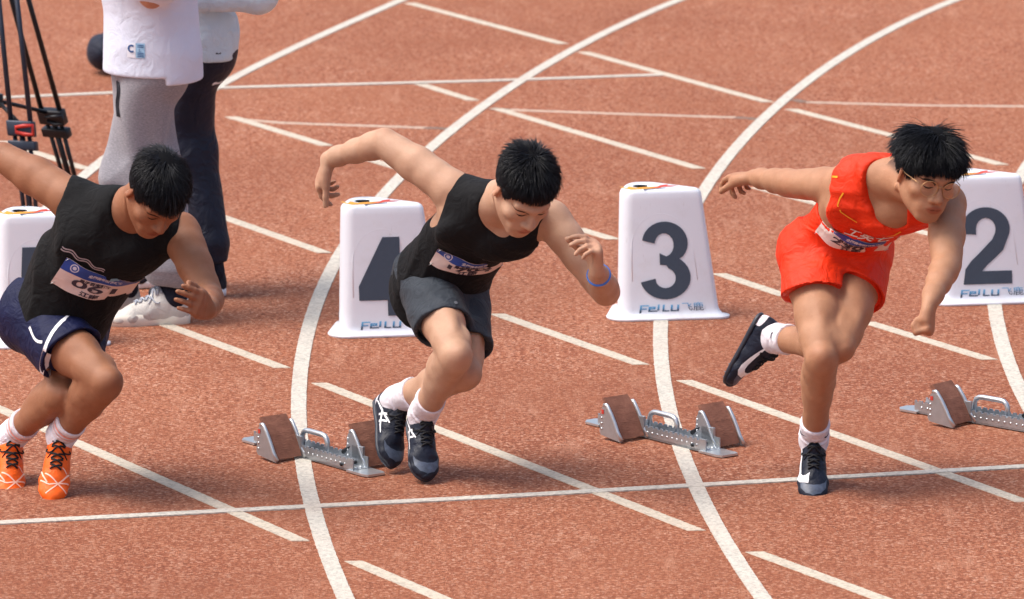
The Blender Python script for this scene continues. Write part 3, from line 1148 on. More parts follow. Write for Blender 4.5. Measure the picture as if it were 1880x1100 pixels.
def make_shoe(par, B, s, mats, S=1.0, h=.004, sole_t=.014, toe_up=.006, laces=5, spikes=True, rows=None):
    """shoe > sole, laces (mats: upper, sole, lace)"""
    Fr = B.leg[s]['foot']
    sd, w = shoe_sdf(Fr, S)
    o, V, F = sdf_mesh('shoe', sd, h, mats[0], par, 1)
    sv, sf = sole_mesh(w, sole_t, 0.0)
    so = link_mesh('sole', mesh_of('sole', sv, sf), mats[1], o)
    surf = Surf(V, F)
    bm = bmesh.new()
    lw = .0032 * S
    ups = Fr.v(0, 0, 1)
    prev = None
    for i in range(laces):
        t = i / (laces - 1)
        y = .172 - .072 * t
        hw = .019 + .003 * t
        for sg in (-1, 1):
            pts = []
            for q in np.linspace(-1, 1, 7):
                x = q * hw
                yy = y + (q * sg * .007)
                P = w(x, yy, .08)
                hit = surf.t.ray_cast(Vector(P + ups * .06), Vector(-ups), .2)
                if hit[0] is None:
                    continue
                pts.append(hit[0] + Vector(ups) * (.0025 + .0025 * (1 - q * q)))
            if len(pts) > 2:
                add_tube(bm, pts, lw, 6)
    # bow
    top = w(0, .098, .103)
    for sg in (-1, 1):
        loop = []
        for q in np.linspace(0, 2 * math.pi, 12)[:-1]:
            loop.append(w(sg * (.006 + .017 * (1 - math.cos(q)) / 1), .112 + .012 * math.sin(q), .097 - .010 * (1 - math.cos(q)) + .004 * math.sin(q)))
        add_tube(bm, loop, .0024, 6, True)
        add_tube(bm, [w(sg * .004, .112, .098), w(sg * .02, .125, .094), w(sg * .032, .138, .074)], .0022, 6)
    link_mesh('shoelace', bm_mesh(bm, 'shoelace'), mats[2], o)
    if spikes:
        for x, y in ((-.028, .20), (.028, .20), (-.026, .232), (.026, .232), (-.012, .255), (.012, .255)):
            bm = bmesh.new()
            add_tube(bm, [w(x, y, .001), w(x, y, -.007)], [.0032, .0014], 6)
            link_mesh('spike', bm_mesh(bm, 'spike'), mats[1] if len(mats) < 4 else mats[3], o)
    return o, surf, w, Fr

def make_sock(par, B, s, mat, top=.105, rib=.0012, h=.004, tk=.0045):
    L = B.leg[s]
    an, kn, F = L['an'], L['kn'], L['foot']
    ax = nrm(kn - an)
    sd = Sdf()
    sd.add = [rc(an + ax * (top + .02) - L['fc'] * .006, an - L['fc'] * .002, .0385 + tk, .035 + tk, .02),
              rc(an, F.w(0, -.02, -.05), .034 + tk, .029 + tk, .02), rc(an, F.w(0, .07, -.045), .034 + tk, .024 + tk, .02)]
    sd.add += inflate([q for q in L['prims'] if np.linalg.norm(q[1] - an) < .26], tk)
    hs = halfspace(an + ax * top, ax)
    def f(P, d):
        t = (P - an) @ ax
        d = d - rib * np.sin(t * 520) * np.clip(t / .03, 0, 1) - .0035 * np.exp(-((t - .035) / .012) ** 2) * np.sin(t * 300)
        return smax(d, hs(P), .004)
    sd.post.append(f)
    return sdf_mesh('sock', sd, h, mat, par, 1)

# ------------------------------------------------------------------ face features
def face_features(B, par, mats, surf, lid=True, squint=0.0, brow_tilt=0.0, brow_drop=0.0):
    H, S = B.H, B.hs
    W = H.v(0, 1, 0)
    for s in (-1, 1):
        # eyebrow: a tapering arch
        up = [(-.022, .0205 - brow_tilt * .6), (-.010, .0250), (.004, .0275), (.016, .0250), (.027, .0190)]
        lo = [(.024, .0180), (.014, .0198), (.003, .0205), (-.010, .0172), (-.020, .0130 - brow_tilt * .6)]
        poly = [(s * x * S, (z - brow_drop) * S) for x, z in up + lo]
        # inner end sits towards the nose
        o = H.w(s * .034 * S, .10 * S, 0)
        decal('eyebrow', surf, poly, o, H.v(1, 0, 0), H.v(0, 0, 1), W, mats['brow'], par, .0012, .004)
        o = H.w(s * .0325 * S, .10 * S, .001 * S)
        if lid:
            # lash line of a lowered lid
            lash = [(-.0180, -.001), (-.008, -.0060), (.0, -.0076), (.008, -.0064), (.0175, -.0002), (.008, -.0016), (0, -.0026), (-.008, -.0016)]
            decal('eyelash', surf, [(s * x * S, z * S) for x, z in lash], o, H.v(1, 0, 0), H.v(0, 0, 1), W, mats['brow'], par, .001, .003)
        else:
            eye = [(-.014, 0), (-.006, .004), (.004, .0045), (.0145, .001), (.006, -.0035), (-.006, -.0035)]
            decal('eye', surf, [(s * x * S, z * S) for x, z in eye], o, H.v(1, 0, 0), H.v(0, 0, 1), W, mats['eye'], par, .001, .003)

def bib(name, surf, corners, W, par, mat_paper, off=.006, n=14, m=10):
    """a paper sheet held by pins: corners TL, TR, BL, BR in the world; returns its mesh as (V grid) for printing"""
    TL, TR, BL, BR = [A(*c) for c in corners]
    Wv = Vector(tuple(W))
    G = np.zeros((m + 1, n + 1, 3))
    for j in range(m + 1):
        for i in range(n + 1):
            u, v = i / n, j / m
            p = (TL * (1 - u) + TR * u) * (1 - v) + (BL * (1 - u) + BR * u) * v
            hit = surf.t.ray_cast(Vector(p) + Wv * .2, -Wv, .45)
            q = hit[0] if hit[0] is not None else surf.t.find_nearest(Vector(p))[0]
            G[j, i] = A(*q) + A(*W) * off
    for _ in range(10):
        K = G.copy()
        K[1:-1, 1:-1] = (G[:-2, 1:-1] + G[2:, 1:-1] + G[1:-1, :-2] + G[1:-1, 2:]) / 4
        K[0, 1:-1] = (G[0, :-2] + G[0, 2:]) / 2
        K[-1, 1:-1] = (G[-1, :-2] + G[-1, 2:]) / 2
        G = np.where(((K - G) @ A(*W))[..., None] > -.004, K, G)
    return G
# ------------------------------------------------------------------ lane marker boxes
def box_plastic():
    t = NT("white_plastic")
    v = t.coord()
    base = lin(228, 233, 242)
    sm = t.noise(v, 7, 6, .7)
    col = t.mix(t.ramp(sm, [(.50, (0, 0, 0, 1)), (.80, (.30, .30, .30, 1))]), base, lin(196, 190, 186))
    sc = t.n("ShaderNodeMapping")
    sc.inputs["Scale"].default_value = (14, 14, 2.5)
    sc.inputs["Rotation"].default_value = (.3, .2, .5)
    t.l(v, sc.inputs[0])
    st = t.noise(sc.outputs[0], 5, 4, .75)
    col = t.mix(t.ramp(st, [(.64, (0, 0, 0, 1)), (.74, (.35, .35, .35, 1))]), col, lin(150, 140, 136))
    # track dust kicked up on the lowest few centimetres
    gm = t.n("ShaderNodeNewGeometry")
    sp = t.n("ShaderNodeSeparateXYZ")
    t.l(gm.outputs["Position"], sp.inputs[0])
    dz = t.n("ShaderNodeMath", operation='MULTIPLY_ADD')
    dz.inputs[1].default_value = -9.0
    t.l(sp.outputs[2], dz.inputs[0])
    t.l(t.noise(v, 24, 4, .7), dz.inputs[2])
    col = t.mix(t.ramp(dz.outputs[0], [(.20, (0, 0, 0, 1)), (.75, (.26, .26, .26, 1))]), col, lin(176, 120, 98))
    t.l(col, t.b.inputs["Base Color"])
    t.b.inputs["Roughness"].default_value = .34
    t.bump(t.noise(v, 9, 3), .06, .006)
    return t.m
M_WHITE = box_plastic()
M_SLATE = plain("slate_print", (62, 76, 92), .6, 0, .05, 60)
M_HOLE = plain("cavity_shade", (26, 25, 28), .8)  # near-black colour paints in the shade inside the carrying hole
def logo_gradient():
    t = NT("logo_blue")
    tc = t.n("ShaderNodeTexCoord")
    sp = t.n("ShaderNodeSeparateXYZ")
    t.l(tc.outputs["Generated"], sp.inputs[0])
    t.l(t.ramp(sp.outputs[2], [(.0, lin(52, 60, 70)), (.42, lin(72, 96, 120)), (.55, lin(84, 150, 196)), (1, lin(120, 192, 232))]), t.b.inputs["Base Color"])
    t.b.inputs["Roughness"].default_value = .5
    return t.m
M_LOGO = logo_gradient()
def flame_gradient():
    t = NT("flame_print")
    tc = t.n("ShaderNodeTexCoord")
    sp = t.n("ShaderNodeSeparateXYZ")
    t.l(tc.outputs["Generated"], sp.inputs[0])
    t.l(t.ramp(sp.outputs[0], [(.0, lin(210, 160, 30)), (.5, lin(214, 140, 16)), (.68, lin(206, 60, 14)), (1, lin(160, 16, 18))]), t.b.inputs["Base Color"])
    t.b.inputs["Roughness"].default_value = .5
    return t.m
M_FLAME = flame_gradient()

def rounded_tri(P, r, n=9):
    """closed outline of a triangle with corner radii r (3 values), counter-clockwise"""
    out = []
    for i in range(3):
        p = np.array(P[i]); a = nrm(np.array(P[i - 1]) - p); b = nrm(np.array(P[(i + 1) % 3]) - p)
        ang = math.acos(np.clip(a @ b, -1, 1))
        d = r[i] / math.tan(ang / 2)
        c = p + nrm(a + b) * r[i] / math.sin(ang / 2)
        p0, p1 = p + a * d, p + b * d
        a0 = math.atan2(*(p0 - c)[::-1]); a1 = math.atan2(*(p1 - c)[::-1])
        while a1 < a0:
            a1 += 2 * math.pi
        for k in range(n):
            t = a0 + (a1 - a0) * k / (n - 1)
            out.append(c + r[i] * np.array([math.cos(t), math.sin(t)]))
    return np.array(out)

# base and top triangles in the box's own metres: x along the front edge, y to the back
BA, BB, BC = (0.0, 0.0), (.412, 0.0), (.085, .325)
TA, TB, TC = (.004, .028), (.338, .028), (.095, .272)
BOX_H = .462

def box_face(u, v, off=0.0):
    """point on the front face: u 0..1 left to right, v 0..1 up"""
    x0, x1 = 0.0 + .004 * v, .372 + (.300 - .372) * v
    y = .028 * v
    n = nrm(A(0, -BOX_H, .028))
    return A(x0 + (x1 - x0) * u, y, BOX_H * v) + n * off

def digit_outline(ch):
    """bold condensed figures in a unit-height cell, width about .6: (outline, holes)"""
    def arc(cx, cy, rx, ry, a0, a1, n=14):
        return [(cx + rx * math.cos(math.radians(a0 + (a1 - a0) * i / (n - 1))), cy + ry * math.sin(math.radians(a0 + (a1 - a0) * i / (n - 1)))) for i in range(n)]
    if ch == '4':
        return [(.30, 1.0), (.50, 1.0), (.50, .36), (.60, .36), (.60, .20), (.50, .20), (.50, 0), (.335, 0), (.335, .20), (.0, .20), (.0, .38)], [[(.335, .36), (.335, .72), (.145, .36)]]
    if ch == '3':
        o = arc(.295, .725, .275, .275, 172, -42, 18) + [(.46, .52)] + arc(.285, .285, .305, .285, 48, -168, 20)
        i = [(.165, .27)] + arc(.285, .275, .125, .13, -150, 70, 12) + [(.30, .44), (.225, .445), (.225, .595)] + arc(.285, .70, .115, .15, -80, 165, 12) + [(.175, .72)]
        return o + i, []
    if ch == '2':
        o = [(.0, .0), (.60, .0), (.60, .17), (.235, .17)] + [(.30, .25), (.40, .34)] + [(.50, .44)] + arc(.295, .72, .295, .28, -25, 178, 20)
        i = [(.0, .66), (.175, .645)] + arc(.295, .715, .12, .145, 178, -20, 10) + [(.37, .58), (.22, .42), (.10, .30), (.03, .20)]
        return o + i, []
    if ch == '5':
        return [(.07, 1.0), (.55, 1.0), (.55, .83), (.22, .83), (.205, .64)] + arc(.30, .32, .29, .33, 110, -172, 22) + [(.18, .27)] + arc(.295, .31, .12, .165, -150, 135, 12) + [(.19, .44), (.03, .46)], []

def flat_print(name, V2, F2, fmap, mat, par):
    V = [fmap(x, y) for x, y in V2]
    return link_mesh(name, mesh_of(name, V, F2), mat, par, smooth=False)

def lane_box(num, corner, rot, label):
    t = thing("lane_marker_box", label, "lane marker", (corner[0], corner[1], 0), "numbered lane marker boxes behind the starting blocks")
    cr, sr = math.cos(rot), math.sin(rot)
    W = lambda p: A(corner[0] + p[0] * cr - p[1] * sr, corner[1] + p[0] * sr + p[1] * cr, p[2])
    base, top = (BA, BB, BC), (TA, TB, TC)
    def ring(f, z, grow, rad):
        P = [np.array(b) * (1 - f) + np.array(q) * f for b, q in zip(base, top)]
        c = sum(P) / 3
        P = [p + nrm(p - c) * grow for p in P]
        return [(x, y, z) for x, y in rounded_tri(P, rad)]
    R = []
    rb, rt = (.045, .024, .06), (.045, .020, .07)
    rm = lambda f: tuple(a * (1 - f) + b * f for a, b in zip(rb, rt))
    R.append(ring(0, .001, .058, (.075, .040, .09)))
    R.append(ring(0, .006, .062, (.077, .042, .09)))
    R.append(ring(0, .010, .058, (.075, .040, .09)))
    R.append(ring(0.02, .014, .012, rb))
    R.append(ring(0.04, .026, .002, rb))
    for f in (.08, .2, .35, .5, .65, .8, .92):
        R.append(ring(f, BOX_H * f, 0, rm(f)))
    R.append(ring(.965, BOX_H * .968, -.001, rt))
    R.append(ring(.985, BOX_H * .988, -.006, rt))
    R.append(ring(1.0, BOX_H * .998, -.014, rt))
    R.append(ring(1.0, BOX_H, -.022, tuple(r * .85 for r in rt)))
    n = len(R[0])
    V = [W(p) for r in R for p in r]
    F = []
    for i in range(len(R) - 1):
        for k in range(n):
            j = (k + 1) % n
            F.append((i * n + k, i * n + j, (i + 1) * n + j, (i + 1) * n + k))
    # carrying hole near the back corner: rim, wall and floor
    hc = np.array((.112, .122)); hr = .036
    last = R[-1]
    s = len(V)
    for z, rr in ((BOX_H, hr + .004), (BOX_H - .003, hr), (BOX_H - .03, hr - .001)):
        for (x, y, _) in last:
            a = math.atan2(y - hc[1], x - hc[0])
            V.append(W((hc[0] + rr * math.cos(a), hc[1] + rr * math.sin(a), z)))
    o0 = (len(R) - 1) * n
    for a, b in ((o0, s), (s, s + n), (s + n, s + 2 * n)):
        for k in range(n):
            j = (k + 1) % n
            F.append((a + k, a + j, b + j, b + k))
    body = link_mesh("box_shell", mesh_of("box_shell", V, F), M_WHITE, t)
    hv = []
    for z, rr in ((BOX_H - .003, hr - .0005), (BOX_H - .20, hr - .004)):
        for k in range(24):
            hv.append(W((hc[0] + rr * math.cos(k * math.pi / 12), hc[1] + rr * math.sin(k * math.pi / 12), z)))
    hf = [(k, (k + 1) % 24, 24 + (k + 1) % 24, 24 + k) for k in range(24)] + [tuple(range(24, 48))]
    link_mesh("carrying_hole", mesh_of("carrying_hole", hv, hf), M_HOLE, t)
    # number
    o, holes = digit_outline(num)
    Hn = .600
    V2, F2 = tri_poly(o, .2, holes)
    u0 = .225 if num == '4' else .265
    fm = lambda x, y: W(box_face(u0 + x * .80 / (1 - .21 * (.155 + y * Hn)), .155 + y * Hn, .0022))
    flat_print("lane_number", [(v.x, v.y) for v in V2], F2, fm, M_SLATE, t)
    # raised arch round the number
    bm = bmesh.new()
    pts = [W(box_face(.17, .30, -.0036))] + [W(box_face(.505 + .335 * math.cos(a), .56 + .255 * math.sin(a), -.0036)) for a in np.linspace(math.pi, 0, 25)] + [W(box_face(.84, .30, -.0036))]
    add_tube(bm, pts, .0042, 8)
    link_mesh("embossed_arch", bm_mesh(bm, "embossed_arch"), M_WHITE, t)
    # maker's lettering
    def lett(name, polys, x0, sx, y0, sy, mat):
        V, F = [], []
        for poly in polys:
            v2, f2 = tri_poly([(x + .30 * y * .55, y) for x, y in poly], 5)
            F += [tuple(i + len(V) for i in f) for f in f2]
            V += [(v.x, v.y) for v in v2]
        return flat_print(name, V, F, lambda x, y: W(box_face(x0 + x * sx, y0 + y * sy, .0022)), mat, t)
    b, hb = .28, .17
    bar = lambda x, y, w, h: [(x, y), (x + w, y), (x + w, y + h), (x, y + h)]
    polys = [bar(.05, -.34, b, 1.34), bar(.05 + b, 1 - hb, .95, hb), bar(.05 + b, .34, .72, hb),                          # F
             bar(1.28, 0, b, .76), bar(1.28 + b, .76 - hb, .72, hb), bar(1.28 + b, .36, .72, hb), bar(1.28 + b, 0, 1.02, hb), bar(2.0, .36 + hb, b, .76 - .36 - 2 * hb),   # e
             bar(2.54, hb, b, .87),                                                                                 # i
             bar(3.26, 0, b, 1.0), bar(3.26 + b, 0, .72, hb),                                                          # L
             bar(4.42, 0, b, .96), bar(4.42 + b, 0, .62, hb), bar(4.42 + b + .62, 0, b, .96)]                          # u
    lett("maker_lettering", polys, .225, .0695, .062, .052, M_LOGO)
    tv, tf = text_mesh("飞鹿", 1.0)
    flat_print("maker_lettering", tv, tf, lambda x, y: W(box_face(.755 + x * .112, .090 + y * .070, .0022)), M_LOGO, t)
    # small print low on the left face
    ln = nrm(A(-(BC[1]), BC[0], 0))
    flat_print("side_print", tv, tf, lambda x, y: W(A(BC[0], BC[1], 0) * (.24 + x * .06) + A(0, 0, .055 + y * .045) + ln * .004), M_SLATE, t)
    # coloured graphic on the lid
    z = BOX_H + .0008
    L = lambda x, y: W((x, y + .028, z))
    fl = [(.062, .060), (.080, .045), (.100, .049), (.155, .053), (.172, .066), (.196, .070), (.190, .060), (.226, .056), (.200, .048), (.172, .047), (.150, .036), (.098, .030), (.060, .028), (.040, .042), (.030, .060), (.038, .059), (.050, .044)]
    v2, f2 = tri_poly(fl, 1)
    flat_print("lid_graphic", [(v.x, v.y) for v in v2], f2, lambda x, y: L(x * 1.08 - .004, (y - .028) * 2.2 + .012), M_FLAME, t)
    v2, f2 = tri_poly([(.100, .030), (.176, .040), (.178, .034), (.100, .024)], 1)
    flat_print("lid_graphic", [(v.x, v.y) for v in v2], f2, lambda x, y: L(x * 1.08 - .004, (y - .028) * 2.2 + .012), M_SLATE, t)
    return t

ROT = math.radians(8.5)
lane_box('5', (-1.800, 23.05), ROT, "white lane box partly hidden behind the runner in blue shorts")
lane_box('4', (-.612, 23.245), ROT, "white lane box with dark number 4 behind the middle runner")
lane_box('3', (.368, 23.555), ROT, "white lane box with dark number 3 standing fully in view")
lane_box('2', (1.524, 23.850), ROT, "white lane box with dark number 2 at the right edge")

# ------------------------------------------------------------------ starting blocks
M_ALU = plain("cast_aluminium", (176, 182, 188), .38, .75, .06, 50, .04)
M_ALU2 = plain("bright_aluminium", (205, 210, 214), .3, .8, .04, 50)
M_STEEL = plain("dark_socket", (40, 44, 50), .5, .5)
M_RED = plain("red_sticker", (190, 60, 50), .5)
M_YEL = plain("yellow_sticker", (222, 190, 70), .5)
def rubber_material():
    t = NT("pedal_rubber")
    v = t.coord()
    nz = t.noise(v, 30, 5, .65)
    t.l(t.ramp(nz, [(.25, lin(108, 66, 50)), (.55, lin(130, 84, 66)), (.85, lin(152, 104, 84))]), t.b.inputs["Base Color"])
    t.b.inputs["Roughness"].default_value = .8
    mp = t.n("ShaderNodeMapping")
    mp.inputs["Scale"].default_value = (1, 1, 5)
    t.l(v, mp.inputs[0])
    t.bump(t.noise(mp.outputs[0], 70, 3, .6), .6, .004)
    return t.m
M_RUB = rubber_material()

def starting_block(origin, ang, label, pedals=(.315, .595), offs=(.0, .0)):
    """origin: rear end of the rail on the ground; ang: heading of the rail"""
    t = thing("starting_block", label, "starting block", (origin[0], origin[1], 0), "aluminium starting blocks with two brown pedals")
    ca, sa = math.cos(ang), math.sin(ang)
    FX, RX = A(ca, sa, 0), A(sa, -ca, 0)              # forward, runner's right
    O = A(origin[0], origin[1], 0)
    w = lambda f, r, z: O + FX * f + RX * r + A(0, 0, z)
    Z = A(0, 0, 1)
    def box(name, c, hf, hr, hz, mat, par, bev=.0015):
        bm = bmesh.new()
        add_box(bm, w(*c), FX, RX, Z, hf, hr, hz, bev)
        return link_mesh(name, bm_mesh(bm, name), mat, par, smooth=False)
    L0, L1 = .07, .62
    # rail: base plate and two toothed side walls
    rail = box("rail", ((L0 + L1) / 2, 0, .008), (L1 - L0) / 2, .031, .004, M_ALU, t)
    for sg in (-1, 1):
        V, F = [], []
        prof = [(L0, .006)]
        x = L0
        prof = [(L0, .046)]
        while x < L1 - .03:
            prof += [(x + .006, .046), (x + .009, .040), (x + .016, .040), (x + .019, .046)]
            x += .025
        prof += [(L1, .046)]
        loop = [(L0, .004)] + prof + [(L1, .004)]
        # strip between bottom edge and toothed top edge
        m = len(prof)
        for q in (0, 1):
            r = sg * (.031 - q * .004)
            V += [w(f, r, z) for f, z in prof] + [w(f, r, .004) for f, z in prof]
        for i in range(m - 1):
            F += [(i, i + 1, m + i + 1, m + i), (2 * m + i, 3 * m + i, 3 * m + i + 1, 2 * m + i + 1), (i, 2 * m + i, 2 * m + i + 1, i + 1)]
        F += [(0, m, 3 * m, 2 * m), (m - 1, 3 * m - 1, 4 * m - 1, 2 * m - 1)]
        link_mesh("rail_wall", mesh_of("rail_wall", V, F), M_ALU, t, smooth=False)
        # punched holes as bright-edged recesses along the wall
        bm = bmesh.new()
        x = L0 + .03
        while x < L1 - .02:
            add_tube(bm, [w(x, sg * .0295, .024), w(x, sg * .0318, .024)], .0042, 8)
            x += .025
        link_mesh("rivet", bm_mesh(bm, "rivet"), M_ALU2, t)["kind"] = "stuff"
    # spiked end plates
    def plate(f0, f1, taper):
        V, F = [], []
        out = [(f0, .040), (f1 - .02 * (f1 > f0) + .02 * (f1 < f0), .040), (f1, .020 * taper), (f1, -.020 * taper), (f1 - .02 * (f1 > f0) + .02 * (f1 < f0), -.040), (f0, -.040)]
        for z in (.003, .010):
            V += [w(f, r, z + (.0 if z < .005 else 0)) for f, r in out]
        n = len(out)
        F = [tuple(range(n)), tuple(range(n, 2 * n))] + [(i, (i + 1) % n, n + (i + 1) % n, n + i) for i in range(n)]
        link_mesh("end_plate", mesh_of("end_plate", V, F), M_ALU2, t, smooth=False)
    plate(.085, -.005, .9)
    plate(.595, .705, 1.6)
    for dy in (-.012, .012):
        bm = bmesh.new()
        add_tube(bm, [w(.607 + dy * .3, dy, .009), w(.607 + dy * .3, dy, .016)], .006, 8)
        link_mesh("bolt", bm_mesh(bm, "bolt"), M_ALU2, t)
    box("sticker", (.575, .012, .0125), .012, .010, .0006, M_YEL, t, 0)
    # carrying handle: a bent bar over the rail
    bm = bmesh.new()
    hp = [(.300, .0, .034), (.300, 0, .066), (.306, 0, .078), (.318, 0, .085), (.335, 0, .087), (.405, 0, .087), (.422, 0, .085), (.432, 0, .078), (.438, 0, .066), (.438, 0, .030)]
    add_tube(bm, [w(*p) for p in hp], .0085, 10)
    link_mesh("handle", bm_mesh(bm, "handle"), M_ALU2, t)
    # pedals: curved rubber face on a cast side bracket
    for (f0, sg) in zip(pedals, (1, -1)):
        r0, r1 = sg * .035, sg * .134
        rise = [(0.0, .012), (-.012, .035), (-.026, .060), (-.043, .086), (-.064, .112), (-.086, .136)]
        tk = .013
        V = []
        for r in (r0, r1):
            for i, (df, z) in enumerate(rise):
                V.append(w(f0 + df, r, z))
            for i, (df, z) in enumerate(rise):
                V.append(w(f0 + df - tk * .86, r, z - tk * .45 if i else z))
        n = len(rise)
        F = []
        for i in range(n - 1):
            F += [(i, i + 1, 2 * n + i + 1, 2 * n + i), (n + i, 3 * n + i, 3 * n + i + 1, n + i + 1), (i, n + i, n + i + 1, i + 1), (2 * n + i, 2 * n + i + 1, 3 * n + i + 1, 3 * n + i)]
        F += [(0, 2 * n, 3 * n, n), (n - 1, 2 * n - 1, 4 * n - 1, 3 * n - 1)]
        ped = link_mesh("pedal", mesh_of("pedal", V, F), M_RUB, t, smooth=False)
        # brackets on both edges of the pedal
        for r, nm in ((r1 + sg * .006, "pedal_bracket"), (r0 - sg * .006, "pedal_bracket")):
            prof = [(f0 + .010, .004), (f0 + .012, .010)] + [(f0 + df + .003, z) for df, z in rise[1:5]] + [(f0 - .066, .116), (f0 - .078, .113), (f0 - .088, .098), (f0 - .094, .060), (f0 - .097, .024), (f0 - .090, .014)]
            V = [w(f, r - .004, z) for f, z in prof] + [w(f, r + .004, z) for f, z in prof]
            m = len(prof)
            F = [tuple(range(m))[::-1], tuple(range(m, 2 * m))] + [(i, (i + 1) % m, m + (i + 1) % m, m + i) for i in range(m)]
            br = link_mesh(nm, mesh_of(nm, V, F), M_ALU, t, smooth=False)
            bm = bmesh.new()
            # flange along the front curve
            pts = [w(f, r, z) for f, z in prof[1:8]]
            add_tube(bm, pts, .0062, 8)
            link_mesh("bracket_flange", bm_mesh(bm, "bracket_flange"), M_ALU2, br)
            bm = bmesh.new()
            for q in range(4):
                add_tube(bm, [w(f0 - .086, r - .0055, .035 + q * .018), w(f0 - .086, r + .0055, .035 + q * .018)], .004, 8)
            link_mesh("bracket_rivet", bm_mesh(bm, "bracket_rivet"), M_ALU2, br)["kind"] = "stuff"
        box("sticker", (f0 - .080, r1 + sg * .0112, .092), .006, .0006, .007, M_RED, t, 0)
        # strut and clamp holding the pedal to the rail
        bm = bmesh.new()
        add_tube(bm, [w(f0 - .05, r0, .078), w(f0 - .115, r0 * .8, .040)], .008, 8)
        add_tube(bm, [w(f0 - .04, r1, .020), w(f0 - .04, -sg * .036, .020)], .006, 8)
        link_mesh("strut", bm_mesh(bm, "strut"), M_STEEL, t)
        box("clamp", (f0 - .035, sg * .030, .052), .030, .005, .022, M_ALU, t)
    return t

starting_block((-.852, 21.505), math.atan2(-.799, .601), "starting block with the middle runner's feet beside its front pedal", (.345, .60))
starting_block((.262, 21.790), math.atan2(-.785, .620), "empty starting block in front of the number 3 lane box")
starting_block((1.300, 22.000), math.atan2(-.68, .735), "empty starting block cut by the right edge of the picture")

# ------------------------------------------------------------------ camera tripod
M_TBLK = plain("tripod_black", (26, 28, 34), .38, .3, .1, 30)
M_TNAVY = plain("tripod_blueblack", (38, 46, 62), .42, .3, .1, 30)
M_TRED = plain("tripod_red_lever", (186, 46, 34), .4)
def tripod():
    top = A(-1.94, 25.50, 1.14)
    feet = [A(-1.815, 25.25, 0), A(-1.665, 25.70, 0), A(-2.40, 25.75, 0)]
    t = thing("camera_tripod", "black twin-tube camera tripod with a red leg lever", "tripod", (top[0], top[1], 0))
    bm = bmesh.new()
    add_tube(bm, [top + A(0, 0, -.04), top + A(0, 0, -.01), top + A(0, 0, .0), top + A(0, 0, .05)], [.055, .06, .06, .05], 16)
    link_mesh("bowl", bm_mesh(bm, "bowl"), M_TBLK, t)
    bm = bmesh.new()
    add_tube(bm, [top + A(0, 0, .05), top + A(0, 0, .09), top + A(0, 0, .13)], [.035, .04, .03], 14)
    add_box(bm, top + A(0, 0, .15), A(1, 0, 0), A(0, 1, 0), A(0, 0, 1), .03, .06, .012, .004)
    add_tube(bm, [top + A(0, .02, .12), top + A(-.12, .2, .04), top + A(-.17, .32, -.03)], .009, 8)
    link_mesh("pan_head", bm_mesh(bm, "pan_head"), M_TBLK, t)
    for i, f in enumerate(feet):
        d = nrm(f - top)
        s = nrm(np.cross(d, nrm(A(f[0] - top[0], f[1] - top[1], 0)) ))
        if i == 0:
            s = nrm(A(.95, -.3, 0))
        if i == 1:
            s = nrm(A(.9, -.4, 0))
        L = np.linalg.norm(f - top)
        m = M_TNAVY if i == 0 else M_TBLK
        P = lambda k, o=0.0, q=0.0: top + d * L * k + s * o
        leg = None
        bm = bmesh.new()
        add_tube(bm, [P(.02, -.036), P(.66, -.040)], .010, 10)
        add_tube(bm, [P(.02, .036), P(.66, .040)], .010, 10)
        leg = link_mesh("upper_leg", bm_mesh(bm, "upper_leg"), m, t)
        bm = bmesh.new()
        add_box(bm, P(.650), s, np.cross(d, s), d, .054, .022, .030, .006)
        add_box(bm, P(.705), s, np.cross(d, s), d, .056, .020, .018, .005)
        link_mesh("leg_clamp", bm_mesh(bm, "leg_clamp"), m, leg)
        if i < 2:
            bm = bmesh.new()
            nn = np.cross(d, s)
            nn = nn if nn[1] < 0 else -nn
            pts = [P(.638, .055) + nn * .02, P(.641, .02) + nn * .028, P(.646, -.012) + nn * .026, P(.662, -.012) + nn * .026, P(.668, .02) + nn * .028, P(.668, .052) + nn * .02]
            add_tube(bm, pts, .0075, 8, True)
            link_mesh("lever", bm_mesh(bm, "lever"), M_TRED if i == 0 else M_TBLK, leg)
        bm = bmesh.new()
        for o in (-.030, 0, .030):
            add_tube(bm, [P(.67, o), P(.965, o * .8)], .0085 if o else .011, 10)
        link_mesh("lower_leg", bm_mesh(bm, "lower_leg"), m, t)
        bm = bmesh.new()
        add_box(bm, P(.965), s, np.cross(d, s), d, .036, .016, .02, .005)
        add_tube(bm, [P(.97), P(.995)], [.02, .026], 12)
        link_mesh("rubber_foot", bm_mesh(bm, "rubber_foot"), M_TBLK, t)
    hub = top + A(-.02, 0, -.66)
    bm = bmesh.new()
    for f in feet:
        add_tube(bm, [hub, top + (f - top) * .64], .008, 8)
    add_tube(bm, [hub + A(0, 0, -.025), hub + A(0, 0, .025)], .022, 12)
    link_mesh("spreader", bm_mesh(bm, "spreader"), M_TBLK, t)
tripod()

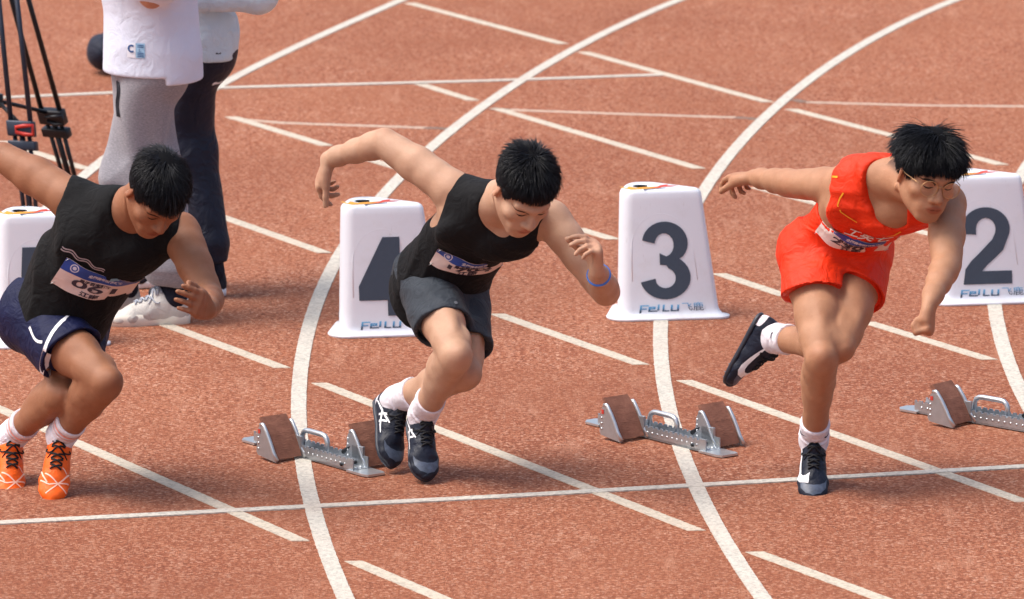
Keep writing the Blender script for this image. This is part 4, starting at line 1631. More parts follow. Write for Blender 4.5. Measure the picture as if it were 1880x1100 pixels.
# ------------------------------------------------------------------ dark bag lying far down the track
def kit_bag():
    c = A(-1.70, 29.30, .0)
    s = Sdf()
    X, Y, Z = np.eye(3)
    s.add = [ec(c + A(-.08, 0, .095), c + A(.12, 0, .095), .13, .085, .13, .085, Y, .03), el(c + A(.04, 0, .10), np.eye(3), (.12, .12, .095), .04), rc(c + A(-.06, 0, .08), c + A(.1, 0, .08), .07, .07, .03)]
    fl = halfspace(c + A(0, 0, .004), A(0, 0, -1))
    s.post = [folds(.008, 26, [(1, 0, .3), (.3, 1, .2), (.8, .1, -.6)], 5), lambda P, d: smax(d, fl(P), .02)]
    t = thing("kit_bag", "dark navy bag on the track behind the bystander in grey sweatpants", "bag", tuple(c))
    sdf_mesh("bag_body", s, .012, cloth("bag_navy", (24, 30, 48), .7), t, 2)
    bm = bmesh.new()
    add_tube(bm, [c + A(-.02, -.09, .14), c + A(.01, -.06, .19), c + A(.05, -.04, .20), c + A(.09, -.06, .19), c + A(.12, -.09, .14)], .009, 8)
    link_mesh("bag_strap", bm_mesh(bm, "bag_strap"), cloth("bag_navy", (24, 30, 48)), t)
kit_bag()
# joints of the three runners in metres (x right, y away, z up)
POSE_r2 = {"hip": [-0.2241, 21.08, 0.6112], "rhip": [-0.2718, 21.03, 0.603], "lhip": [-0.166, 21.14, 0.5772], "rkn": [-0.1728, 20.6638, 0.4473], "ran": [-0.2822, 20.9558, 0.1968], "lkn": [-0.1432, 20.7898, 0.3651], "lan": [-0.3669, 21.0868, 0.2174], "neck": [-0.0305, 20.7345, 0.9164], "rsh": [-0.1904, 20.8345, 0.9455], "lsh": [0.1223, 20.7945, 0.8542], "rel": [-0.3999, 20.9767, 1.065], "rwr": [-0.5805, 21.1311, 0.9871], "lel": [0.2911, 20.6863, 0.6448], "lwr": [0.2628, 20.47, 0.745], "head": [0.0336, 20.5684, 0.9828]}
POSE_r1 = {"hip": [-1.4181, 20.82, 0.5503], "rhip": [-1.4797, 20.77, 0.5339], "lhip": [-1.369, 20.95, 0.4992], "rkn": [-1.2475, 20.443, 0.4089], "ran": [-1.4098, 20.7266, 0.1781], "lkn": [-1.4017, 20.6325, 0.3327], "lan": [-1.575, 20.8859, 0.1447], "neck": [-1.1795, 20.5834, 0.9205], "rsh": [-1.3705, 20.6834, 0.9424], "lsh": [-1.0281, 20.6334, 0.8433], "rel": [-1.5888, 20.8464, 1.0417], "rwr": [-1.7959, 20.9796, 0.9986], "lel": [-0.9305, 20.4155, 0.6786], "lwr": [-0.9216, 20.1757, 0.6818], "head": [-1.092, 20.4333, 0.9976]}
POSE_r3 = {"hip": [1.0102, 20.95, 0.7224], "rhip": [0.9397, 20.9, 0.7002], "lhip": [1.0943, 20.98, 0.6821], "rkn": [0.9576, 20.5673, 0.4612], "ran": [0.9473, 20.8132, 0.1459], "lkn": [1.0177, 20.6307, 0.4815], "lan": [0.8285, 20.9804, 0.4374], "neck": [1.1759, 20.598, 1.0203], "rsh": [1.0653, 20.728, 0.9724], "lsh": [1.3396, 20.568, 0.9454], "rel": [0.8919, 20.9452, 0.9386], "rwr": [0.768, 21.1618, 0.9225], "lel": [1.3264, 20.3316, 0.7959], "lwr": [1.2641, 20.1118, 0.7225], "head": [1.2665, 20.4343, 1.0532]}
# ------------------------------------------------------------------ the three runners
def cc(a, b, ra, rb, k=.02, n=None):
    a, b = np.asarray(a, float), np.asarray(b, float)
    return ('cc', a, b, ra, rb, k, nrm(b - a) if n is None else nrm(n))
_pd = pdist
def pdist(pr, p):
    if pr[0] != 'cc':
        return _pd(pr, p)
    a, b, ra, rb = pr[1:5]
    z = b - a
    L = np.linalg.norm(z)
    z = z / L
    q = p - a
    t = q @ z
    h = np.clip(t / L, 0, 1.3)
    rad = np.linalg.norm(q - t[:, None] * z, axis=1) - (ra + (rb - ra) * h)
    return np.maximum(rad, np.maximum((p - b) @ pr[6], -t - .06))
_bd = bounds
def bounds(s, pad):
    t = Sdf()
    t.add = [('rc', pr[1], pr[2] + (pr[2] - pr[1]) * .35, pr[3], pr[4], pr[5]) if pr[0] == 'cc' else pr for pr in s.add]
    return _bd(t, pad)

def inflate(prims, o):
    out = []
    for p in prims:
        if p[0] == 'rc':
            out.append(('rc', p[1], p[2], p[3] + o, p[4] + o, p[5]))
        elif p[0] == 'ec':
            out.append(('ec', p[1], p[2], p[3], tuple(x + o for x in p[4]), p[5]))
        else:
            out.append(('el', p[1], p[2], p[3] + o, None, p[5]))
    return out

def singlet_sdf(B, off, hem, arm_r, arm_c, neck_c, neck_r, extra=(), fold=(.004, 30), seed=1, hem_tilt=0.0):
    J = B.J
    up = nrm(J['neck'] - J['hip'])
    s = Sdf()
    s.add = inflate(B.torso, off) + list(extra)
    sx = nrm(J['lsh'] - J['rsh'])
    fw = nrm(np.cross(sx, up))
    M = np.stack([sx, fw, up])
    for q, sh in ((-1, J['rsh']), (1, J['lsh'])):
        s.cut.append(el(sh + sx * q * arm_c[0] + fw * arm_c[1] + up * arm_c[2], M, A(*arm_r), .012))
    s.cut.append(el(J['neck'] + fw * neck_c[1] + up * neck_c[2] + sx * neck_c[0], M, A(*neck_r), .012))
    hp = halfspace(B.S(hem), -up - fw * hem_tilt)
    s.post.append(folds(fold[0], fold[1], [sx + up * .5, sx - up * .6 + fw * .4, up + fw * .5 + sx * .3], seed, .8))
    s.post.append(lambda P, d: smax(d, hp(P), .006))
    s.margin = .03
    return s, sx, fw, up

def shorts_sdf(B, off, waist, tl, r0, r1, fold=(.004, 34), seed=2, drop=.012, tube=.007, skin_gap=.007, tilt=.45):
    J = B.J
    up = nrm(B.S(.15) - B.S(-.05))
    s = Sdf()
    s.add = inflate([p for p in B.torso[:3]] + B.torso[6:7] + B.torso[7:8], off)
    s.add += [inflate([p], off)[0] for p in B.torso if p[0] == 'rc' and p[3] > .08]
    for q in 'rl':
        h, kn = B.leg[q]['h'], B.leg[q]['kn']
        t = tl[q] if isinstance(tl, dict) else tl
        e = h + (kn - h) * t + A(0, 0, -drop)
        z = nrm(e - h)
        ff = B.leg[q]['f']
        s.add.append(cc(h - z * .02, e, r0, r1, .045, z - ff * tilt))
        s.cut.append(cc(h + (e - h) * .80, e + z * .16, r1 - tube - .010, r1 - tube + .004, .005))
    wp = halfspace(B.S(waist), up - B.fw * .75)
    sleeves = []
    for q in 'rl':
        h, kn = B.leg[q]['h'], B.leg[q]['kn']
        t = tl[q] if isinstance(tl, dict) else tl
        z = nrm(kn - h)
        sleeves.append((inflate(B.leg[q]['thigh'], skin_gap), h, nrm(z - B.leg[q]['f'] * tilt), ((kn - h) * t) @ nrm(z - B.leg[q]['f'] * tilt) - .004))
    def cover(P, d):
        # wherever the thigh fills the shorts the cloth lies on it
        for pr, h, z, L in sleeves:
            e = (P - h) @ z
            m_ = (e < L + .03) & (d < .08)
            if not m_.any():
                continue
            Q = P[m_]
            x = None
            for q in pr:
                y = pdist(q, Q)
                x = y if x is None else smin(x, y, q[5])
            x = np.maximum(x, e[m_] - L)
            d = d.copy()
            d[m_] = smin(d[m_], x, .016)
        return d
    s.post.append(cover)
    s.post.append(folds(fold[0], fold[1], [B.X(0) + up * .3, up - B.fw * .5, B.X(0) - up * .8 + B.fw], seed, .9))
    s.post.append(lambda P, d: smax(d, wp(P), .006))
    s.margin = .05
    return s, up

M_HAIR = {}
def hair_material(name, rgb):
    t = NT(name)
    v = t.coord()
    c = lin(*rgb)
    nz = t.noise(v, 60, 3)
    t.l(t.ramp(nz, [(.3, tuple(x * .55 for x in c[:3]) + (1,)), (.75, tuple(x * 1.7 for x in c[:3]) + (1,))]), t.b.inputs["Base Color"])
    t.b.inputs["Roughness"].default_value = .52
    t.b.inputs["Specular IOR Level"].default_value = .35
    return t.m
HAIR_BASE = plain('hair_base', (10, 10, 13), .85, 0, .3, 90, 0, .1)
HAIR = hair_material("black_hair", (15, 17, 24))
BROW = plain("brow_hair", (26, 18, 17), .8)
EYE = plain("eye_dark", (30, 22, 20), .2)
M_PAPER = cloth("bib_paper", (226, 206, 198), .6, 300, .05, .12, 0)
M_BIBBLUE = plain("bib_blue", (36, 74, 158), .5, 0, .25, 14)
M_BIBINK = plain("bib_ink", (58, 48, 62), .6)
M_BIBWHITE = plain("bib_white_print", (206, 206, 222), .6)
M_PIN = plain("safety_pin", (190, 190, 190), .3, .9)

def add_bib(B, par, surf, corners, W, blue, digits, name_rows, circ, seed=0, curl=0.0):
    """paper race bib pinned on the chest: sheet, blue band, lettering"""
    n, m = 20, 12
    G = bib('race_bib', surf, corners, W, par, M_PAPER, .007, n, m)
    rg = np.random.default_rng(seed)
    Wn = nrm(A(*W))
    uu = np.linspace(0, 1, n + 1)[None, :]
    vv = np.linspace(0, 1, m + 1)[:, None]
    G = G + (np.sin(uu * 9 + vv * 4 + seed) * .0035 + np.sin(uu * 17 - vv * 6 + seed * 2) * .0018)[..., None] * Wn
    G = G + ((np.abs(uu - .5) * 2) ** 4 * .004 + (vv ** 3) * .006 * (1 + curl * np.sin(uu * 6)))[..., None] * Wn
    idx = lambda j, i: j * (n + 1) + i
    V = [tuple(g) for g in G.reshape(-1, 3)] + [tuple(g - Wn * .0012) for g in G.reshape(-1, 3)]
    q = (n + 1) * (m + 1)
    F = []
    for j in range(m):
        for i in range(n):
            F.append((idx(j, i), idx(j, i + 1), idx(j + 1, i + 1), idx(j + 1, i)))
            F.append((q + idx(j, i), q + idx(j + 1, i), q + idx(j + 1, i + 1), q + idx(j, i + 1)))
    o = link_mesh('race_bib', mesh_of('race_bib', V, F), M_PAPER, par)
    def smp(u, v, off=.0012):
        x, y = min(max(u, 0), .9999) * n, min(max(v, 0), .9999) * m
        i, j = int(x), int(y)
        a, b = x - i, y - j
        return G[j, i] * (1 - a) * (1 - b) + G[j, i + 1] * a * (1 - b) + G[j + 1, i] * (1 - a) * b + G[j + 1, i + 1] * a * b + Wn * off
    bv = []
    for j in range(7):
        for i in range(n + 1):
            u = i / n
            bv.append(smp(u, blue * j / 6 * (1 + .12 * math.sin(u * 3 + .4)), .0009))
    link_mesh('bib_band', mesh_of('bib_band', bv, [(j * (n + 1) + i, j * (n + 1) + i + 1, (j + 1) * (n + 1) + i + 1, (j + 1) * (n + 1) + i) for j in range(6) for i in range(n)]), M_BIBBLUE, o)
    Lw = np.linalg.norm(A(*corners[1]) - A(*corners[0]))
    Lh = np.linalg.norm(A(*corners[2]) - A(*corners[0]))
    def txt(nm, s, uc, vc, size, mat, bold=0.0, width=None, off=.0018):
        v2, f2 = text_mesh(s, size, 0, bold, width=width)
        return link_mesh(nm, mesh_of(nm, [smp(uc + x / Lw, vc - y / Lh, off) for x, y in v2], f2), mat, o)
    txt('bib_number', digits, .5, blue + (1 - blue) * .46, Lh * .34, M_BIBINK, .0008, Lw * .56)
    for s, uc, vc, size, w in name_rows:
        txt('bib_small_print', s, uc, vc, size, M_BIBINK if vc > blue else M_BIBWHITE, .0006, w)
    # round crest in the band
    cu, cv = circ
    for r0, r1 in ((.011, .0145), (0, .0065)):
        rv, rf = [], []
        for k in range(20):
            a = 2 * math.pi * k / 20
            for r in (r0, r1):
                rv.append(smp(cu + r * math.cos(a) / Lw, cv + r * math.sin(a) / Lh, .0016))
        rf = [(2 * k, 2 * k + 1, (2 * k + 3) % 40, (2 * k + 2) % 40) for k in range(20)]
        link_mesh('bib_crest', mesh_of('bib_crest', rv, rf), M_BIBWHITE, o)
    bm = bmesh.new()
    for u, v in ((.02, .03), (.98, .03), (.02, .97), (.98, .97)):
        p = smp(u, v, .003)
        add_tube(bm, [p - A(.006, 0, .003), p, p + A(.008, 0, .004)], .0009, 5)
    link_mesh('safety_pin', bm_mesh(bm, 'safety_pin'), M_PIN, o)
    return o

SWOOSH = [(-.50, .02), (-.44, -.10), (-.34, -.155), (-.22, -.15), (0, -.085), (.25, .02), (.55, .17), (.25, .075), (0, .005), (-.16, -.03), (-.27, -.035), (-.335, .0), (-.34, .06), (-.30, .13), (-.40, .075)]

def finish_runner(name, label, pose, cfg, h=.0046):
    B = build_body(pose, cfg)
    base = A(B.J['hip'][0], B.J['hip'][1], 0)
    t = thing("person", label, "person", tuple(base), "sprinters leaving the starting blocks")
    mat = skin(name + "_skin", cfg['skin'])
    body, V, F = sdf_mesh("body", B.sk, h, mat, t, 1)
    tint_mesh(body.data, V, B, cfg)
    return B, t, Surf(V, F), body

# --- middle runner -------------------------------------------------
cfg2 = dict(skin=(188, 151, 126), face=(.5, -.8, 0), mass=.86, muscle=.92, thigh=.87, hunch=.05, hs=1.05,
    head=[(.30, -.62, -.72), (.36, -.64, .70)], hairline=0, stubble=.9, beard=.12,
    hands=dict(r=dict(d=(-.30, .30, -.80), pn=(.75, .1, -.35), side=1, curl=[(.5, .5, .3), (.7, .9, .6), (.8, 1.0, .7), (.8, 1.0, .7)], thumb=(.35, .8, .25), tcurl=.1),
               l=dict(d=(-.05, -.30, .92), pn=(-.92, -.25, -.15), side=-1, curl=[(.75, .55, .2), (.95, .6, .3), (1.1, .8, .4), (1.2, .8, .5)], thumb=(.3, .6, .6), tcurl=.3)),
    feet=dict(r=[(.15, -.78, -.60), (.28, -.50, .80)], l=[(.14, -.68, -.72), (.62, -.45, .62)]))
B2, T2, S2, body2 = finish_runner("fair", "sprinter in black singlet and slate shorts with blue wristband, in front of box 4", POSE_r2, cfg2)
build_hair("hair", B2, T2, HAIR, 9500, (.0, -.035), .054, -.014, .38, .06, 3, .012, .0011, side_len=.010)
face_features(B2, T2, dict(brow=BROW, eye=EYE), S2, True, brow_tilt=.006, brow_drop=.006)
M_BLK = cloth("singlet_black", (11, 12, 16), .85, 900, .12, .3, .01)
M_SLT = cloth("shorts_slate", (50, 57, 66), .72, 900, .12, .35, .04)
s, sx, fw, up = singlet_sdf(B2, .009, -.14, (.072, .105, .110), (.052, .012, -.030), (0, .075, .015), (.066, .095, .080), extra=[ec(B2.S(-.18) + B2.fw * .02, B2.S(.30), .160, .134, .138, .106, B2.X(.1), .05)], fold=(.007, 26), seed=4)
o2, v2_, f2_ = sdf_mesh("singlet", s, .0048, M_BLK, T2, 2)
V2S = Surf(v2_, f2_)
s, up2 = shorts_sdf(B2, .008, .24, {'r': .56, 'l': .66}, .094, .094, (.007, 28), 12, tilt=.3)
o, v_, f_ = sdf_mesh("shorts", s, .0048, M_SLT, T2, 1)
S2SH = Surf(v_, f_)
o2sh = o

# --- left runner ---------------------------------------------------
cfg1 = dict(skin=(148, 102, 75), face=(.5, -.8, 0), mass=.91, muscle=.98, thigh=.94, hunch=.05, hs=1.03,
    head=[(.28, -.56, -.78), (.40, -.60, .68)], hairline=0, stubble=.95, beard=.2,
    hands=dict(r=dict(d=(-.7, .5, -.3), pn=(.3, .2, -.9), side=1, curl=[.5, .6, .6, .7]),
               l=dict(d=(-.28, -.88, .40), pn=(-.92, .36, .15), side=-1, curl=[(.35, .3, .2), (.4, .35, .2), (.5, .4, .3), (.6, .5, .3)], spread=.03, thumb=(.30, .9, .2), tcurl=.2)),
    feet=dict(r=[(-.10, -.74, -.66), (.08, -.62, .78)], l=[(.06, -.78, -.62), (.20, -.60, .78)]))
B1, T1, S1, body1 = finish_runner("tan", "sprinter in black sleeveless shirt, blue shorts and orange spikes at the left edge", POSE_r1, cfg1)
build_hair("hair", B1, T1, HAIR, 9500, (.0, -.045), .060, .026, .20, .10, 5, .010, .0010, side_len=.016)
face_features(B1, T1, dict(brow=BROW, eye=EYE), S1, True, brow_tilt=.004, brow_drop=.003)
M_BLK1 = cloth("tee_black", (9, 10, 13), .88, 900, .12, .3, .01)
M_BLUE = cloth("shorts_blue", (5, 15, 56), .65, 900, .14, .3, .0)
J = B1.J
sx1 = nrm(J['lsh'] - J['rsh'])
ex = [rc(J['rsh'] + sx1 * .02, J['rsh'] + (J['rel'] - J['rsh']) * .12, .068, .066, .03), rc(J['lsh'] - sx1 * .02, J['lsh'] + (J['lel'] - J['lsh']) * .14, .068, .066, .03),
      ec(B1.S(-.24) + B1.fw * .05, B1.S(.35) + B1.fw * .02, .172, .130, .162, .122, B1.X(.1), .05), ec(B1.S(.35), B1.S(.7), .162, .122, .162, .118, B1.X(.5), .05)]
s, sx, fw, up = singlet_sdf(B1, .013, -.13, (.060, .10, .105), (.056, 0, -.01), (0, .050, .035), (.062, .075, .062), ex, (.009, 20), 6, -.55)
o1, v1_, f1_ = sdf_mesh("sleeveless_shirt", s, .0048, M_BLK1, T1, 2)
V1S = Surf(v1_, f1_)
s, up_ = shorts_sdf(B1, .016, .20, {'r': .50, 'l': .50}, .104, .108, (.007, 26), 22, tilt=.3)
o, v_, f_ = sdf_mesh("shorts", s, .0048, M_BLUE, T1, 1)
S1SH = Surf(v_, f_)
o1sh = o

# --- right runner --------------------------------------------------
cfg3 = dict(skin=(172, 128, 99), face=(.5, -.8, 0), mass=.87, muscle=.92, thigh=.95, hunch=.045, hs=1.05,
    head=[(.36, -.88, -.27), (.26, -.20, .93)], hairline=.0, stubble=.9, beard=.5,
    hands=dict(r=dict(d=(-.50, .80, -.10), pn=(.1, -.15, -.95), side=1, curl=[(.25, .5, .4), (.7, 1.0, .7), (.9, 1.2, .8), (.9, 1.2, .8)], thumb=(.3, .9, .35), tcurl=.3, spread=.05),
               l=dict(d=(-.05, -.25, -.96), pn=(-.92, .19, -.04), side=-1, curl=[(1.2, 1.5, .9), (1.3, 1.5, .9), (1.35, 1.5, .9), (1.4, 1.5, .9)], thumb=(.10, .85, .35), tcurl=.5, tl=.66, spread=.02)),
    feet=dict(r=[(-.03, -.86, -.50), (.02, -.45, .88)], l=[(-.42, .16, -.88), (.80, -.30, -.45)]))
B3, T3, S3, body3 = finish_runner("medium", "sprinter in orange red kit and round glasses, in front of box 2", POSE_r3, cfg3)
build_hair("hair", B3, T3, HAIR, 11000, (.0, -.030), .086, -.030, .30, .14, 9, .018, .0010, side_len=.030, part=.02, flare=.12)
face_features(B3, T3, dict(brow=BROW, eye=EYE), S3, True, brow_tilt=.010, brow_drop=.002)
M_RED3 = cloth("kit_orange_red", (224, 50, 10), .6, 900, .10, .3, .0)
s, sx, fw, up = singlet_sdf(B3, .014, .02, (.070, .105, .110), (.054, .010, -.030), (0, .085, .0), (.068, .105, .10), fold=(.008, 24), seed=14)
o3, v3_, f3_ = sdf_mesh("singlet", s, .0048, M_RED3, T3, 2)
V3S = Surf(v3_, f3_)
s, up_ = shorts_sdf(B3, .014, .20, {'r': .36, 'l': .36}, .102, .108, (.008, 28), 32, .0)
o, v_, f_ = sdf_mesh("shorts", s, .0048, M_RED3, T3, 1)
S3SH = Surf(v_, f_)
o3sh = o

# --- shoes and socks -----------------------------------------------
M_SOCK = cloth("sock_white", (226, 222, 230), .85, 700, .05, .3, .1)
M_NAVYSHOE = cloth("shoe_navy", (24, 30, 46), .5, 700, .2, .25, 0)
M_NAVYSOLE = plain("sole_charcoal", (44, 50, 62), .5, 0, .15, 30)
M_LACEB = plain("lace_black", (18, 19, 24), .8)
M_ORANGE = cloth("shoe_orange", (246, 104, 30), .45, 700, .1, .2, 0)
M_ORSOLE = plain("sole_cream", (220, 206, 190), .5)
M_WHITEP = plain("white_print", (235, 236, 240), .5)
M_SPIKE = plain("spike_steel", (120, 120, 125), .35, .8)
M_REDSPK = plain("spike_plate_red", (170, 50, 34), .5)
SH, SK = {}, {}
for tag_, B, T, mm, ks in (("2", B2, T2, (M_NAVYSHOE, M_NAVYSOLE, M_LACEB, M_SPIKE), M_SOCK), ("1", B1, T1, (M_ORANGE, M_ORSOLE, M_LACEB, M_REDSPK), M_SOCK), ("3", B3, T3, (M_NAVYSHOE, M_NAVYSOLE, M_LACEB, M_SPIKE), M_SOCK)):
    for s_ in 'rl':
        SH[tag_ + s_] = make_shoe(T, B, s_, mm, .95)
        SK[tag_ + s_] = make_sock(T, B, s_, ks, .085 if tag_ == "3" else .10)
# --- bibs, prints, wristband, glasses --------------------------------
def tri_strip_decal(name, surf, pts, width, o, U, V, W, mat, par, off=.002):
    """a printed stripe following 2-D points"""
    P = np.array(pts, float)
    T = np.gradient(P, axis=0)
    T /= np.linalg.norm(T, axis=1)[:, None] + 1e-9
    N = np.stack([-T[:, 1], T[:, 0]], 1)
    w = np.array(width) if hasattr(width, '__len__') else np.full(len(P), width)
    a, b = P + N * w[:, None] / 2, P - N * w[:, None] / 2
    V2 = [tuple(x) for x in a] + [tuple(x) for x in b]
    n = len(P)
    Vv, F = lay(surf, V2, [(i, i + 1, n + i + 1, n + i) for i in range(n - 1)], o, U, V, W, off)
    return link_mesh(name, mesh_of(name, Vv, F), mat, par)

def chest_frame(B):
    up = nrm(B.J['neck'] - B.J['hip'])
    sx = nrm(B.J['lsh'] - B.J['rsh'])
    sx = nrm(sx - up * (sx @ up))
    return sx, nrm(np.cross(sx, up)), up

def both(v1, f1, ob):
    v2 = np.empty(len(ob.data.vertices) * 3, np.float32)
    ob.data.vertices.foreach_get('co', v2)
    v2 = v2.reshape(-1, 3)
    f2 = np.empty(len(ob.data.polygons) * 4, np.int32)
    ob.data.loops.foreach_get('vertex_index', f2)
    return Surf(np.concatenate([v1, v2]), np.concatenate([f1, f2.reshape(-1, 4) + len(v1)]))
C2, C1, C3 = both(v2_, f2_, o2sh), both(v1_, f1_, o1sh), both(v3_, f3_, o3sh)
for B, o_, SV, cen, dig, seed, hw, hh in ((B2, o2, V2S, (.040, .455), "1704", 3, .122, .031), (B1, o1, C1, (.048, .53), "061", 5, .122, .050), (B3, o3, C3, (.040, .41), "2307", 8, .124, .038)):
    sx, fw, up = chest_frame(B)
    c = B.S(cen[1]) + sx * cen[0]
    cor = [c - sx * hw + up * hh, c + sx * hw + up * hh, c - sx * hw - up * hh, c + sx * hw - up * hh]
    add_bib(B, o_, SV, cor, fw, .36, dig, [("全国青年田径联赛", .58, .22, .014, .105), ("男子百米预赛", .5, .50, .012, .10), ("江南", .5, .90, .016, .06)], (.16, .18), seed, .4)

# middle runner: tick on the chest, spot on the shorts, wristband
sx, fw, up = chest_frame(B2)
decal("chest_tick", V2S, [(x * .062, y * .062) for x, y in SWOOSH], B2.S(.60) + sx * .080, sx, up, fw, M_WHITEP, o2, .002, .006)
L = B2.leg['r']
th = nrm(L['kn'] - L['h'])
decal("shorts_spot", S2SH, [(.009 * math.cos(a), .009 * math.sin(a)) for a in np.linspace(0, 2 * math.pi, 17)[:-1]], L['h'] + (L['kn'] - L['h']) * .24 + L['f'] * .05, nrm(np.cross(th, L['f'])), -th, nrm(L['f'] - np.cross(th, L['f']) * .5), plain("shorts_reflective", (112, 118, 126), .4), T2, .002, .005)
wr, e_ = B2.J['lwr'], B2.J['lel']
ax = nrm(wr - e_)
c = wr - ax * .035
a1 = nrm(np.cross(ax, A(0, 0, 1)))
a2 = np.cross(ax, a1)
bm = bmesh.new()
add_tube(bm, [c + (a1 * math.cos(q) + a2 * math.sin(q)) * .0345 + ax * .006 * math.sin(q) for q in np.linspace(0, 2 * math.pi, 33)[:-1]], .0042, 8, True)
link_mesh("wristband", bm_mesh(bm, "wristband"), plain("wristband_blue", (62, 120, 208), .4), T2)

# left runner: wavy chest stripe, small print, white trim on the shorts
sx, fw, up = chest_frame(B1)
M_GREYP = plain("grey_print", (160, 150, 156), .6)
q = np.linspace(-.5, .5, 26)
for dy in (.0, .009):
    tri_strip_decal("chest_stripe", V1S, [(x * .15, dy + .005 * math.sin(x * 17)) for x in q], .0042, B1.S(.66) - sx * .030, sx, up, fw, M_GREYP, o1)
decal("chest_print", V1S, [(-.012, -.010), (.012, -.010), (.014, .004), (.004, .012), (-.012, .006)], B1.S(.62) + sx * .088, sx, up, fw, plain("pale_blue_print", (120, 170, 200), .6), o1, .002, .006)
for dy, w_ in ((.005, .045), (-.006, .05)):
    tri_strip_decal("chest_print", V1S, [(x * w_, dy) for x in q], .003, B1.S(.62) + sx * .128, sx, up, fw, M_GREYP, o1)
L = B1.leg['r']
th = nrm(L['kn'] - L['h'])
outw = -nrm(np.cross(L['f'], th))
if outw @ B1.X(0) > 0:
    outw = -outw
axl = nrm(L['f'] * .5 + outw)
eh = L['h'] + (L['kn'] - L['h']) * .44
for nm, pts, w_ in (("hem_trim", [(-.100 + .20 * k / 14, .012 + .040 * (k / 14 - .5) ** 2) for k in range(15)], .015), ("side_piping", [(-.02 + .010 * math.sin(k * .5), .035 + .011 * k) for k in range(9)], .009)):
    tri_strip_decal(nm, S1SH, pts, w_, eh - th * .008, nrm(np.cross(th, axl)), -th, axl, M_WHITEP, o1sh, .002)
L = B1.leg['l']
th = nrm(L['kn'] - L['h'])
outl = nrm(np.cross(L['f'], th))
if outl @ B1.X(0) < 0:
    outl = -outl
for k in range(2):
    tri_strip_decal("side_stripe", S1SH, [(-.02 + .03 * k + .004 * i, .02 + .012 * i) for i in range(8)], .012, L['h'] + (L['kn'] - L['h']) * .48, nrm(np.cross(th, outl)), -th, nrm(outl + L['f'] * .3), M_WHITEP, o1sh, .002)

# right runner: yellow piping, chest characters, glasses
sx, fw, up = chest_frame(B3)
M_GOLDP = plain("yellow_piping", (240, 168, 40), .5)
tri_strip_decal("piping", V3S, [(-.088 + .0, .10), (-.087, .075), (-.080, .055), (-.06, .045), (-.03, .042), (.0, .043)], .0045, B3.S(.60), sx, up, fw, M_GOLDP, o3)
tri_strip_decal("piping", V3S, [(.125, .10), (.115, .075), (.10, .055), (.085, .05)], .0045, B3.S(.60), sx, up, fw, M_GOLDP, o3)
tri_strip_decal("piping", V3S, [(-.088, .10), (-.105, .08), (-.108, .06), (-.125, .045), (-.128, .02), (-.14, .0), (-.142, -.03)], .006, B3.S(.60), sx, up, nrm(fw - sx * .6), M_GOLDP, o3)
tri_strip_decal("piping", V3S, [(-.06, .04), (-.055, .02), (-.05, .01), (-.058, -.02)], .006, B3.S(.55) - sx * .10, fw, up, -sx, M_GOLDP, o3)
print_text("chest_lettering", V3S, "工英七", B3.S(.545) + sx * .055, sx, up, fw, .052, M_WHITEP, o3, .0025, .135, .0012, .2)
H, S_ = B3.H, B3.hs
t_gold = plain("gold_wire", (186, 146, 104), .35, .6)
glass = NT("spectacle_lens")
tr, gl, mx = glass.n("ShaderNodeBsdfTransparent"), glass.n("ShaderNodeBsdfGlossy"), glass.n("ShaderNodeMixShader")
gl.inputs["Roughness"].default_value = .03
fr_ = glass.n("ShaderNodeFresnel")
fr_.inputs[0].default_value = 1.5
glass.l(fr_.outputs[0], mx.inputs[0]); glass.l(tr.outputs[0], mx.inputs[1]); glass.l(gl.outputs[0], mx.inputs[2])
glass.l(mx.outputs[0], glass.t.nodes["Material Output"].inputs["Surface"])
bm = bmesh.new()
GY, GZ = .101, .003
rim = lambda s, q: H.w((s * .0365 + .0275 * math.cos(q)) * S_, (GY - .004 * (s * .0365 + .0275 * math.cos(q)) ** 2 / .004 * .6) * S_, (GZ + .0245 * math.sin(q) - .004) * S_)
for s in (-1, 1):
    add_tube(bm, [rim(s, q) for q in np.linspace(0, 2 * math.pi, 29)[:-1]], .0015, 6, True)
    add_tube(bm, [H.w(s * .064 * S_, (GY - .008) * S_, (GZ + .004) * S_), H.w(s * .074 * S_, .078 * S_, (GZ + .008) * S_), H.w(s * .081 * S_, .02 * S_, .008 * S_), H.w(s * .082 * S_, -.008 * S_, .012 * S_), H.w(s * .080 * S_, -.03 * S_, -.005 * S_)], .0013, 6)
    add_tube(bm, [rim(s, math.pi * (1.12 if s > 0 else -.12)), H.w(s * .009 * S_, (GY - .006) * S_, (GZ - .010) * S_)], .0012, 5)
add_tube(bm, [H.w(-.010 * S_, GY * S_, (GZ + .002) * S_), H.w(0, (GY + .004) * S_, (GZ + .006) * S_), H.w(.010 * S_, GY * S_, (GZ + .002) * S_)], .0017, 6)
gf = link_mesh("glasses", bm_mesh(bm, "glasses"), t_gold, T3)
for s in (-1, 1):
    lv = [rim(s, q) for q in np.linspace(0, 2 * math.pi, 29)[:-1]]
    link_mesh("lens", mesh_of("lens", lv, [tuple(range(28))]), glass.m, gf, smooth=False)

